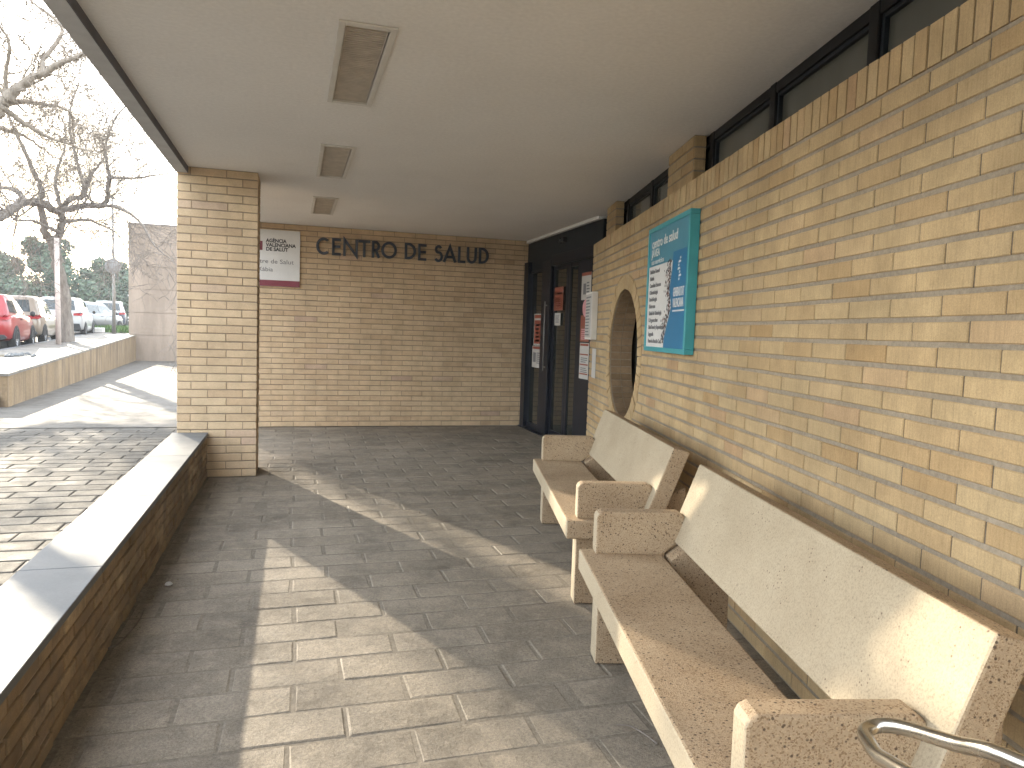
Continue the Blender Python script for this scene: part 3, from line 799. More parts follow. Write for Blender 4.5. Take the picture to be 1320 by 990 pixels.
# board face: read with u growing rightwards = towards the viewer's right = smaller w
FP = FN + 0.008
Pf = lambda u, v, d: tuple(nw(FP - d, A1 - fw - u, B0 + fw + v))
BW, BH = A1-A0-2*fw, B1-B0-2*fw
def poly(mb, pts, d, m=0): mb.add([Pf(u, v, d) for u, v in pts], [list(range(len(pts)))], m)
mb = MB(); mb.box((FP,A0+fw,B0+fw),(1.30,A1-fw,B1-fw)); mb.build('panel', M['board_white'], bt, **kw)
fk = dict(org=bo, rz=-TH)
wave = [(0.50,0.0),(0.515,0.08),(0.56,0.17),(0.625,0.26),(0.66,0.33),(0.645,0.38),(0.61,0.44),(0.605,0.50),(0.62,0.56),(0.64,0.60)]
mb = MB(); poly(mb, [(u*BW, v*BH/0.76*0.76) for u, v in wave] + [(BW*0.66, BH*0.766), (BW, BH*0.766), (BW, 0)], 0.0012); mb.build('sea_field', M['board_blue'], bt, **fk)
mb = MB(); poly(mb, [(0, BH*0.70), (BW*0.66, BH*0.70), (BW*0.66, BH*0.765), (BW, BH*0.765), (BW, BH), (0, BH)], 0.0012); mb.build('heading_field', M['board_teal'], bt, **fk)
mb = MB()
d0 = lambda u, v, d: Pf(u, v, d+0.0014)
put_text(mb, 'centro de salud', 0.088, d0, 0.06, BH*0.86, width=0.58, bold=0.0012)
put_text(mb, 'JÁVEA', 0.07, d0, 0.06, BH*0.782, width=0.20, bold=0.0008)
put_text(mb, 'sus servicios', 0.05, d0, 0.06, BH*0.716, width=0.30)
put_text(mb, 'GENERALITAT', 0.075, d0, BW*0.70, BH*0.41, width=0.215, bold=0.001)
put_text(mb, 'VALENCIANA', 0.075, d0, BW*0.70, BH*0.325, width=0.215, bold=0.001)
mb.add([d0(u, v, 0) for u, v in ((BW*0.70,BH*0.29),(BW*0.97,BH*0.29),(BW*0.97,BH*0.302),(BW*0.70,BH*0.302))], [[0,1,2,3]])
for i in range(7):                                            # upright emblem
    v0 = BH*(0.53+0.027*i); x = BW*(0.82+0.018*math.sin(i*1.3)); w = 0.012+0.016*(i % 2)
    mb.add([d0(u, v, 0) for u, v in ((x-w,v0),(x+w,v0+0.004),(x+w*0.6,v0+0.016),(x-w*0.6,v0+0.014))], [[0,1,2,3]])
mb.build('lettering', M['board_white'], bt, **fk)
mb = MB()
d1 = lambda u, v, d: Pf(u, v, d+0.0006)
rows = ['Medicina General','Pediatría','Consultas Externas','Odontología','Radiología','Matrona','Unidad de Odontología','Urgencias','Salud Sexual y Reproductiva','Logopedia','Punto de Atención Cont.']
wid = [0.27,0.12,0.32,0.24,0.22,0.18,0.36,0.26,0.44,0.15,0.38]
for i, (s_, w) in enumerate(zip(rows, wid)):
    put_text(mb, s_, 0.036, d1, 0.035+0.002*i, BH*(0.655-0.0605*i)-0.012, width=w*0.86, bold=0.0012)
mb.build('list', M['ink_grey'], bt, **fk)
mb = MB()
for i in range(230):                                          # printed crowd along the shore
    v = R.uniform(0.03, 0.70)
    for (u0, v0), (u1, v1) in zip(wave, wave[1:]):
        if v0 <= v <= v1: sh = u0+(u1-u0)*(v-v0)/(v1-v0); break
    else: sh = 0.63
    u = (sh - abs(R.gauss(0, 0.055)) - 0.006)*BW; v *= BH; a = R.uniform(0.005, 0.010); h = R.uniform(0.010, 0.018)
    mb.add([d1(u-a,v,0.0009),d1(u+a,v,0.0009),d1(u+a*0.5,v+h,0.0009),d1(u-a*0.5,v+h,0.0009)], [[0,1,2,3]], R.choice((0,0,0,1,2)))
mb.build('printed_crowd', [M['ink'], M['poster_brown'], M['ink_grey']], bt, **fk)

# ================================================================== entrance door
XD = 3.19
dt = thing('entrance_door', (XD, 8.7, 0), 0, 'dark glazed entrance door with black frame at the far corner', 'door')
do = dt.location
mb = MB()
mb.box((XD-0.02,7.30,2.195),(XD+0.12,YB-0.008,2.592)); mb.build('header_panel', M['header'], dt, org=do, bevel=0.003)
mb = MB(); mb.box((XD-0.05,7.36,2.594),(XD+0.12,YB-0.008,H_CEIL-0.002)); mb.build('trim', M['white'], dt, org=do, bevel=0.003)
mb = MB()
mb.box((XD-0.075,9.72,0.0),(XD+0.06,9.90,2.32)); mb.box((XD-0.055,8.84,0.0),(XD+0.06,9.17,2.28)); mb.box((XD-0.022,7.40,0),(XD+0.06,7.92,2.19))
mb.box((XD-0.03,9.172,0),(XD+0.05,9.718,0.09)); mb.box((XD-0.03,9.172,2.16),(XD+0.05,9.718,2.193)); mb.box((XD-0.052,7.40,2.20),(XD-0.021,8.838,2.335))
mb.build('frame', M['frame'], dt, org=do, bevel=0.004)
mb = MB(); mb.box((XD-0.005,9.19,0.09),(XD+0.01,9.70,2.16)); mb.build('side_pane', M['glass'], dt, org=do)
for y0, y1 in ((8.30, 8.836), (7.925, 8.298)):
    lf = MB()
    lf.box((XD-0.015,y0,0.03),(XD+0.03,y0+0.065,2.19)); lf.box((XD-0.015,y1-0.075,0.03),(XD+0.03,y1,2.19))
    lf.box((XD-0.014,y0+0.066,0.03),(XD+0.03,y1-0.076,0.10)); lf.box((XD-0.014,y0+0.066,2.145),(XD+0.03,y1-0.076,2.19))
    leaf = lf.build('door_leaf', M['frame'], dt, org=do, bevel=0.003)
    g = MB(); g.box((XD,y0+0.065,0.10),(XD+0.012,y1-0.075,2.145)); g.build('pane', M['glass'], leaf, org=do)
mb = MB(); mb.box((XD-0.10,7.40,0.0),(XD+0.1,9.9,0.016)); mb.build('threshold', M['frame'], dt, org=do, bevel=0.003)
mb = MB(); mb.box((XD-0.075,8.38,2.455),(XD-0.021,8.56,2.515)); mb.lathe([(0.0,-0.105),(0.03,-0.095),(0.035,-0.06)], 'x', (XD,8.47,2.48), 12)
mb.build('sensor', M['black_plastic'], dt, org=do, bevel=0.006)
mb = MB(); mb.tube([(XD-0.085,8.93,0.85),(XD-0.085,8.93,1.75)], 0.008, 10)
for z in (0.9,1.7): mb.tube([(XD-0.085,8.93,z),(XD-0.05,8.93,z)], 0.008, 8)
mb.build('handle', M['grey_metal'], dt, org=do)

def poster(y0, y1, z0, z1, xp, base, bars, label, cat='poster'):
    """flat notice on the door plane; bars: (u0, v0, u1, v1, material) in fractions"""
    t = thing('poster', (xp, (y0+y1)/2, z0), 0, label, cat)
    mb = MB(); mb.box((xp,y0,z0),(xp+0.0015,y1,z1)); mb.build('sheet', base, t, org=t.location)
    ms = []
    mb = MB()
    for u0, v0, u1, v1, mt in bars:
        if mt not in ms: ms.append(mt)
        ya, yb = y1-(y1-y0)*u0, y1-(y1-y0)*u1
        mb.add([(xp-0.0012,ya,z0+(z1-z0)*v0),(xp-0.0012,yb,z0+(z1-z0)*v0),(xp-0.0012,yb,z0+(z1-z0)*v1),(xp-0.0012,ya,z0+(z1-z0)*v1)], [[0,1,2,3]], ms.index(mt))
    mb.build('print', ms, t, org=t.location)
    return t
def rows_of(u0, u1, v0, v1, n, mt, rag=0.25): return [(u0, v0+(v1-v0)*i/n, u1-R.uniform(0, rag)*(u1-u0), v0+(v1-v0)*(i+0.5)/n, mt) for i in range(n)]
W_, RD, BR, IK, PK = M['paper'], M['poster_red'], M['poster_brown'], M['ink_grey'], M['pink']
poster(9.28, 9.58, 1.17, 1.60, XD-0.007, W_, [(0.06,0.86,0.94,0.97,RD),(0.06,0.05,0.94,0.80,RD)] + rows_of(0.25,0.85,0.12,0.74,5,W_), 'tall orange red notice on the side pane of the door')
poster(9.255, 9.62, 0.865, 1.16, XD-0.007, W_, [(0.04,0.86,0.96,0.98,RD),(0.12,0.25,0.45,0.7,IK)] + rows_of(0.55,0.92,0.2,0.75,6,IK), 'white notice sheet directly under the tall orange red notice')
poster(8.45, 8.76, 1.63, 1.925, XD-0.018, BR, [(0.06,0.06,0.94,0.94,RD),(0.12,0.68,0.88,0.76,W_),] + rows_of(0.2,0.8,0.14,0.58,5,PK), 'square red poster on the middle door leaf')
poster(8.52, 8.73, 1.445, 1.60, XD-0.018, W_, rows_of(0.15,0.85,0.2,0.85,6,IK), 'small white slip under the square red poster')
poster(7.56, 7.84, 1.735, 2.045, XD-0.025, W_, [(0.0,0.88,1,1.0,RD),(0.2,0.2,0.5,0.6,IK)] + rows_of(0.55,0.9,0.15,0.7,5,IK), 'white poster with red top edge, highest beside the wall end')
poster(7.57, 7.83, 1.26, 1.56, XD-0.025, BR, [(0.08,0.6,0.92,0.92,RD)] + rows_of(0.12,0.85,0.08,0.52,6,PK), 'red brown poster beside the end of the long wall')
poster(7.55, 7.82, 0.835, 1.245, XD-0.025, W_, [(0.05,0.92,0.95,0.98,RD),(0.05,0.66,0.95,0.70,RD),(0.05,0.38,0.95,0.42,RD),(0.05,0.12,0.95,0.16,RD)] + rows_of(0.15,0.9,0.18,0.34,3,IK) + rows_of(0.15,0.9,0.46,0.62,3,IK), 'tall white poster with red rules, lowest beside the wall end')
mb = MB(); mb.lathe([(0.0,-0.002),(0.10,-0.002),(0.10,0.0)], 'x', (XD-0.026,7.68,1.64), 24, smooth=False)
tag(mb.build('round_sticker', M['pink'], org=(XD-0.026,7.68,1.64)), 'round pink sticker above the red brown poster', 'sticker')

nt = thing('notice_box', nw(1.29, 7.24, 1.295), -TH, 'shallow white notice box mounted near the end of the long wall', 'notice box')
kw = dict(org=nt.location, rz=-TH)
mb = MB(); mb.box((1.243,7.06,1.295),(1.302,7.42,1.765)); mb.build('case', M['light_frame'], nt, bevel=0.004, xf=lambda *v: nw(*v), **kw)
mb = MB(); mb.box((1.2405,7.08,1.315),(1.2428,7.40,1.745)); mb.build('sheet', M['paper'], nt, xf=lambda *v: nw(*v), **kw)
mb = MB()
for i in range(13):
    z = 1.335 + i*0.031
    mb.box((1.2392,7.10+R.uniform(0,0.1),z),(1.2402,7.38,z+0.014))
mb.build('print', M['ink_grey'], nt, xf=lambda *v: nw(*v), **kw)
mb = MB(); mb.box((1.2995,7.05,0.915),(1.3025,7.25,1.205)); t = mb.build('paper_sheet', M['paper'], org=nw(1.3,7.15,0.915), rz=-TH, xf=lambda *v: nw(*v))
tag(t, 'plain pale paper sheet stuck to the brick below the notice box', 'paper')

# ================================================================== retaining wall, tall wall
rw = thing('retaining_wall', (-5.4, 24, 0), 0, 'low stained retaining wall holding up the raised pavement', 'wall')
mb = MB(); ys = [12.7 + i*(35.85-12.7)/9 for i in range(10)]
for a, b in zip(ys, ys[1:]):
    g = 0.004
    q = [(edge_x(a),a+g,path_z(a)-0.3),(edge_x(b),b-g,path_z(b)-0.3),(edge_x(b),b-g,up_z(b)-0.035),(edge_x(a),a+g,up_z(a)-0.035)]
    mb.prism(q, (-0.22,-0.02,0), 0, R.random())
mb.prism([(edge_x(12.7)-0.01,12.703,path_z(12)-0.3),(edge_x(12.7)-0.27,12.703,path_z(12)-0.3),(edge_x(12.7)-0.27,12.703,up_z(12.7)-0.035),(edge_x(12.7)-0.01,12.703,up_z(12.7)-0.035)], (0,0.2,0))
mb.build('facing', M['retaining'], rw, org=rw.location)
mb = MB()
mb.prism([(edge_x(12.68)+0.015,12.68,up_z(12.7)-0.033),(edge_x(35.9)+0.015,35.85,up_z(35.9)-0.033),(edge_x(35.9)-0.30,35.85,up_z(35.9)-0.033),(edge_x(12.68)-0.30,12.68,up_z(12.7)-0.033)], (0,0,0.04))
mb.build('coping', M['sidewalk'], rw, org=rw.location)

tw = thing('concrete_wall', (-4, 36, -0.5), 0, 'tall pinkish concrete wall with horizontal joints beyond the brick pillar', 'wall')
mb = MB(); zt = 5.52
zs = [-0.8, 0.62, 1.62, 2.66, 3.66, 4.68]
for i, (a, b) in enumerate(zip(zs, zs[1:])):
    mb.box((-7.05,35.9,a+(0.03 if i else 0)),(1.5,36.25,b))
    mb.box((-7.03,35.93,b),(1.5,36.22,b+0.03))
mb.box((-7.05,35.9,4.71),(1.5,36.25,zt-0.0))
mb.build('panel_courses', M['tallwall'], tw, org=tw.location)
mb = MB(); mb.box((-7.07,35.88,zt+0.001),(1.52,36.27,zt+0.06)); mb.build('coping', M['tallwall_cap'], tw, org=tw.location)

# ================================================================== bare trees
def grow(mb, p, d, length, rad, depth, spread, droop=0.0, k=4):
    """a forking twig"""
    pts = [Vector(p)]; d = Vector(d).normalized(); n = 4 if depth > 2 else 3
    rads = [rad]
    for i in range(n):
        d = (d + Vector((R.gauss(0,.22), R.gauss(0,.22), R.gauss(0.03-droop,.22)))).normalized()
        pts.append(pts[-1] + d*length/n); rads.append(rad*(1-0.55*(i+1)/n))
    mb.tube(pts, rads, k if rad > 0.012 else 3, cap=False)
    if depth <= 0: return
    for i in range(1, n+1):
        for _ in range((1 if R.random() < 0.62 else 0) if i < n else 2):
            nd = (d + Vector((R.gauss(0,spread), R.gauss(0,spread), R.gauss(0.1-droop,spread)))).normalized()
            grow(mb, pts[i], nd, length*R.uniform(0.5,0.8), max(0.0065, rads[i]*0.62), depth-1, spread, droop)

def bare_tree(name, limbs, radii, label, mat, twig, thin, droops, step=0.33):
    base = limbs['trunk'][0]
    t = thing('bare_tree', base, 0, label, 'tree')
    tr = MB(); cr = MB()
    for key, pts in limbs.items():
        r0, r1 = radii[key]
        sp = spline(pts, 5); n = len(sp)
        jit = 0.12*r0
        sp = [p + Vector((R.gauss(0,jit), R.gauss(0,jit), R.gauss(0,jit))) if 0 < i < n-1 else p for i, p in enumerate(sp)]
        rr = [r0 + (r1-r0)*i/(n-1) for i in range(n)]
        if key == 'trunk': rr = [r*(1+0.35*math.exp(-i*0.8)) for i, r in enumerate(rr)]
        (tr if key == 'trunk' else cr).tube(sp, rr, 10 if r0 > 0.05 else 6, cap=True)
        if key == 'trunk': continue
        acc = 0.0
        for i in range(1, n):
            seg = (sp[i]-sp[i-1]); acc += seg.length
            sd = step/thin.get(key, 1.0)
            while acc > sd:
                acc -= sd
                dr = seg.normalized()
                side = Vector((R.gauss(0,1), R.gauss(0,1), R.gauss(0.25,1))).normalized()
                side = (side - dr*side.dot(dr)*0.6).normalized()
                grow(cr, sp[i], side*0.9+dr*0.5, twig*R.uniform(0.5,1.25), max(0.011, rr[i]*0.28), 3, 0.55, droops.get(key, 0.0))
        grow(cr, sp[-1], (sp[-1]-sp[-2]), twig*1.2, r1, 3, 0.5, droops.get(key, 0.0))
    tr.build('trunk', mat, t, org=base); cr.build('crown', mat, t, org=base)
    return t

T1 = {'trunk': [[-6.80,25.8,0.45],[-6.82,25.8,1.54],[-6.93,25.8,2.38],[-7.05,25.8,3.09],[-7.13,25.8,3.49]],
 'lead_l': [[-7.13,25.8,3.49],[-7.29,25.7,3.8],[-7.36,25.6,4.23],[-7.38,25.5,4.74],[-7.37,25.4,5.24],[-7.51,25.0,5.78],[-7.74,24.6,6.6],[-7.84,24.2,7.13]],
 'lead_r': [[-7.13,25.8,3.49],[-7.01,25.9,3.94],[-6.96,26.0,4.31],[-6.96,26.0,4.64],[-6.83,26.4,5.05],[-6.58,27.0,5.32],[-6.72,27.3,5.88],[-6.99,27.6,6.67],[-7.24,28.0,7.75],[-7.17,28.2,8.7]],
 'heavy_a': [[-6.96,26.0,4.55],[-7.15,25.8,4.62],[-7.36,25.5,4.75],[-7.64,25.0,4.67],[-7.75,24.4,4.41],[-7.9,23.8,4.05],[-8.17,23.0,3.82],[-8.6,22.3,3.99],[-9.05,21.8,4.54]],
 'right': [[-6.96,26.0,4.64],[-6.24,25.6,4.78],[-5.7,25.2,4.76],[-5.47,25.0,4.96],[-5.42,24.8,5.26],[-5.33,24.6,5.57],[-5.35,24.4,5.93],[-5.32,24.2,6.54],[-5.01,24.0,7.19]],
 'right_b': [[-5.31,24.6,5.53],[-4.88,24.3,5.49],[-4.36,24.0,5.5],[-3.84,23.7,5.58],[-3.4,23.4,5.61]],
 'droop': [[-5.7,25.2,4.76],[-5.23,24.8,4.72],[-4.82,24.4,4.53],[-4.37,24.0,4.17],[-4.07,23.7,3.68],[-3.81,23.5,3.38],[-3.43,23.3,3.1]],
 'mid': [[-6.96,26.0,4.64],[-7.29,26.6,5.46],[-7.32,27.0,6.14],[-7.23,27.4,6.85],[-7.32,27.8,7.69]],
 'arch': [[-6.65,27.0,5.34],[-6.28,26.6,5.91],[-5.81,26.2,6.48],[-5.91,26.0,7.14]],
 'left_b': [[-7.64,25.0,4.67],[-8.02,25.4,5.07],[-8.55,25.8,5.2],[-9.32,26.3,5.69],[-9.82,26.6,6.64]],
 'back': [[-6.96,26.0,4.31],[-6.9,27.0,4.45],[-6.76,28.0,4.64],[-6.57,29.0,4.61],[-6.2,29.6,4.43]],
 'front': [[-7.01,25.9,3.94],[-7.08,24.9,3.99],[-7.17,24.0,4.03],[-7.34,23.2,3.95],[-7.41,22.6,4.29]]}
R1 = {'trunk':(0.175,0.15),'lead_l':(0.14,0.03),'lead_r':(0.12,0.03),'heavy_a':(0.11,0.14),'right':(0.10,0.022),'right_b':(0.045,0.012),'droop':(0.06,0.012),'mid':(0.07,0.02),'arch':(0.06,0.015),'left_b':(0.09,0.02),'back':(0.07,0.02),'front':(0.06,0.015)}
bare_tree('bare_tree', T1, R1, 'gnarled bare tree on the raised pavement by the parked cars', M['bark'], 1.25, {'lead_l':0.12,'left_b':0.2,'mid':0.4,'lead_r':0.6,'heavy_a':0.5,'droop':0.4,'right_b':0.7,'back':0.6}, {'droop':0.14,'right':-0.02,'back':0.08,'front':0.06}, step=0.115)
T2 = {'trunk': [[-6.98,15.5,0.1],[-6.93,15.5,0.81],[-6.71,15.4,1.9],[-6.36,15.3,3.26],[-5.73,15.2,4.29],[-5.28,15.1,4.71],[-4.95,15.0,4.96]],
 'limb': [[-4.95,15.0,4.96],[-4.8,14.9,5.08],[-4.63,14.8,5.21],[-4.43,14.7,5.36],[-4.17,14.6,5.5],[-3.82,14.4,5.65],[-3.46,14.2,5.78],[-3.21,14.0,5.86]],
 'up': [[-4.17,14.6,5.5],[-4.2,14.7,5.75],[-4.09,14.8,5.98],[-3.95,14.9,6.34],[-4.1,15.0,6.57],[-4.34,15.1,6.74],[-4.51,15.2,6.9],[-4.66,15.3,7.25]],
 'up_b': [[-4.8,14.9,5.08],[-4.79,14.8,5.29],[-4.76,14.7,5.49],[-4.63,14.5,5.83],[-4.68,14.3,6.06],[-4.79,14.1,6.22]],
 'low': [[-4.91,15.0,5.01],[-4.65,15.4,5.19],[-4.46,15.8,5.27],[-4.3,16.2,5.34],[-4.26,16.6,5.3],[-4.33,17.0,5.01]],
 'low_c': [[-4.95,15.0,4.96],[-4.75,15.2,4.82],[-4.5,15.4,4.68],[-4.2,15.6,4.58],[-3.8,15.8,4.5]],  # extra limb, added to shade the near end of the bench
 'left_b': [[-5.73,15.2,4.29],[-6.04,15.6,5.09],[-6.12,16.0,6.02],[-6.5,16.4,6.94]],
 'low_b': [[-5.28,15.1,4.71],[-5.22,15.8,4.76],[-5.03,16.4,4.79],[-4.88,17.0,4.72]]}
R2 = {'trunk':(0.19,0.12),'limb':(0.11,0.02),'up':(0.045,0.014),'up_b':(0.05,0.012),'low':(0.05,0.012),'low_c':(0.055,0.014),'left_b':(0.08,0.02),'low_b':(0.06,0.012)}
bare_tree('bare_tree', T2, R2, 'nearer bare tree reaching its pale branches in under the canopy edge', M['bark2'], 0.5, {}, {'low':0.05,'low_b':0.1}, step=0.13)

# ================================================================== street furniture outside
mb = MB(); mb.tube([(-6.58,24.1,up_z(24)),(-6.59,24.1,2.0),(-6.60,24.1,3.6)], [0.07,0.067,0.065], 14)
tag(mb.build('pale_post', M['post'], org=(-6.58,24.1,up_z(24))), 'plain pale post standing against the trunk of the gnarled tree', 'post')
sg = thing('road_sign', (-7.97,37.45,up_z(37.4)), 0, 'round grey road sign seen from behind on a slim pole', 'road sign')
so = sg.location
mb = MB(); mb.tube([(so.x,so.y,so.z),(so.x,so.y,3.0),(so.x-0.03,so.y,6.9)], [0.085,0.06,0.04], 10); mb.build('pole', M['grey_metal'], sg, org=so)
mb = MB(); mb.lathe([(0,-0.02),(0.33,-0.02),(0.345,-0.012),(0.345,0.012),(0.33,0.02),(0,0.02)], 'y', (so.x,so.y-0.1,3.72), 28); mb.build('disc', M['sign_back'], sg, org=so)
for z in (3.55, 3.9):
    mb = MB(); mb.box((so.x-0.1,so.y-0.085,z-0.02),(so.x+0.1,so.y-0.04,z+0.02)); mb.build('bracket', M['grey_metal'], sg, org=so)
mb = MB()                                                     # drain cover and tree pit
z = up_z(25.5)
mb.prism([(-6.55,25.2,z+0.004),(-5.95,25.2,z+0.004),(-5.95,25.75,z+0.004),(-6.55,25.75,z+0.004)], (0,0,0.03))
tag(mb.build('drain_cover', M['grey_metal'], org=(-6.25,25.5,z)), 'flat grey access cover on the pavement beside the gnarled tree', 'cover')
mb = MB(); z = up_z(17.3)+0.004
mb.add([(-6.9,16.4,z-0.01),(-5.55,17.4,z),(-5.75,18.6,z+0.005),(-7.1,18.4,z)], [[0,1,2,3]]); struct(mb.build('bare_earth', M['earth']), 'structure')
mb = MB()
for i in range(16):
    a = R.uniform(0, 2*PI); x, y = -5.62+R.gauss(0,.16), 17.5+R.uniform(-0.4,0.9); r = R.uniform(0.03,0.07)
    mb.lathe([(0,r*0.8),(r*0.7,r*0.5),(r,0),(r*0.7,-r*0.3)], 'z', (x,y,z+0.01), 7)
struct(mb.build('pebbles', M['coping']), 'stuff')
mb = MB(); z = up_z(40)
mb.prism([(-9.0,38.2,z),(-8.6,38.2,z),(-8.6,38.6,z),(-9.0,38.6,z)], (0,0,0.22))
def blades(mb, x0, x1, y0, y1, z, n, h):
    for i in range(n):
        x, y = R.uniform(x0,x1), R.uniform(y0,y1); a = R.uniform(0,PI); w = 0.035; hh = h*R.uniform(0.5,1.2)
        dx, dy = w*math.cos(a), w*math.sin(a); lx, ly = R.gauss(0,.1), R.gauss(0,.1)
        mb.add([(x-dx,y-dy,z),(x+dx,y+dy,z),(x+lx,y+ly,z+hh)], [[0,1,2]], 0, R.random())
tag(mb.build('white_block', M['white'], org=(-8.8,38.5,z), bevel=0.02), 'small pale block at the kerb beside the white crossover', 'block')
mb = MB(); blades(mb, -9.9, -7.2, 39.0, 42.5, up_z(41)-0.01, 2600, 0.33)
struct(mb.build('grass_patch', M['grass']), 'stuff')

# twigs and a scrap on the floor
mb = MB(); mb.tube(spline([(-0.655,3.62,0.008),(-0.648,3.50,0.012),(-0.66,3.38,0.008),(-0.68,3.25,0.01),(-0.705,3.18,0.02)]), 0.004, 6)
tag(mb.build('dry_twig', M['bark'], org=(-0.66,3.4,0.005)), 'dark dry twig along the foot of the low wall', 'twig')
mb = MB(); mb.tube(spline([(1.082,2.196,0.007),(1.118,2.175,0.011),(1.147,2.125,0.008),(1.165,2.06,0.007)]), 0.0028, 6)
tag(mb.build('dry_twig', M['bark'], org=(1.12,2.15,0.005)), 'thin dark twig on the floor in front of the nearer bench', 'twig')
mb = MB(); mb.lathe([(0,0.016),(0.012,0.014),(0.02,0.006),(0.017,0.0)], 'z', (-0.60,3.96,0.001), 7, smooth=False)
tag(mb.build('paper_scrap', M['paper'], org=(-0.6,3.96,0)), 'tiny white crumpled scrap on the shaded floor near the low wall', 'scrap')
mb = MB()
for i in range(90):
    x = R.uniform(-0.6,2.2); y = R.uniform(1.8,8.5); r = R.uniform(0.002,0.005)
    if R.random() < 0.5: x = -0.69+abs(R.gauss(0,0.05))
    mb.lathe([(0,r),(r,r*0.4),(r*0.7,0)], 'z', (x,y,0.0005), 5, smooth=False)
struct(mb.build('grit', M['earth']), 'stuff')

# ================================================================== cars
def wheel(parent, o, x, y, r, side, xf):
    mb = MB(); w = 0.10
    mb.lathe([(r*0.62,-w),(r*0.93,-w),(r,-w*0.7),(r,w*0.7),(r*0.93,w),(r*0.62,w*0.9)], 'x', (x,y,r), 24)
    wh = mb.build('wheel', M['tyre'], parent, **xf)
    mb = MB(); s = side
    mb.lathe([(0,0.055*s),(r*0.2,0.06*s),(r*0.22,0.03*s)], 'x', (x,y,r), 16)
    for i in range(10):
        a = 2*PI*i/10; ca, sa = math.cos(a), math.sin(a); hw = 0.028
        q = [(0.04*s, r*0.18*ca-hw*sa, r*0.18*sa+hw*ca),(0.04*s, r*0.18*ca+hw*sa, r*0.18*sa-hw*ca),(0.065*s, r*0.62*ca+hw*sa, r*0.62*sa-hw*ca),(0.065*s, r*0.62*ca-hw*sa, r*0.62*sa+hw*ca)]
        mb.add([(x+p[0], y+p[1], r+p[2]) for p in q], [[0,1,2,3]])
    mb.lathe([(r*0.58,0.06*s),(r*0.66,0.085*s),(r*0.68,0.06*s)], 'x', (x,y,r), 24)
    mb.build('rim', M['rim'], wh, **xf)
    mb = MB(); mb.lathe([(0,0.0),(r*0.62,0.0)], 'x', (x,y,r), 20); mb.build('brake', M['black_plastic'], wh, **xf)

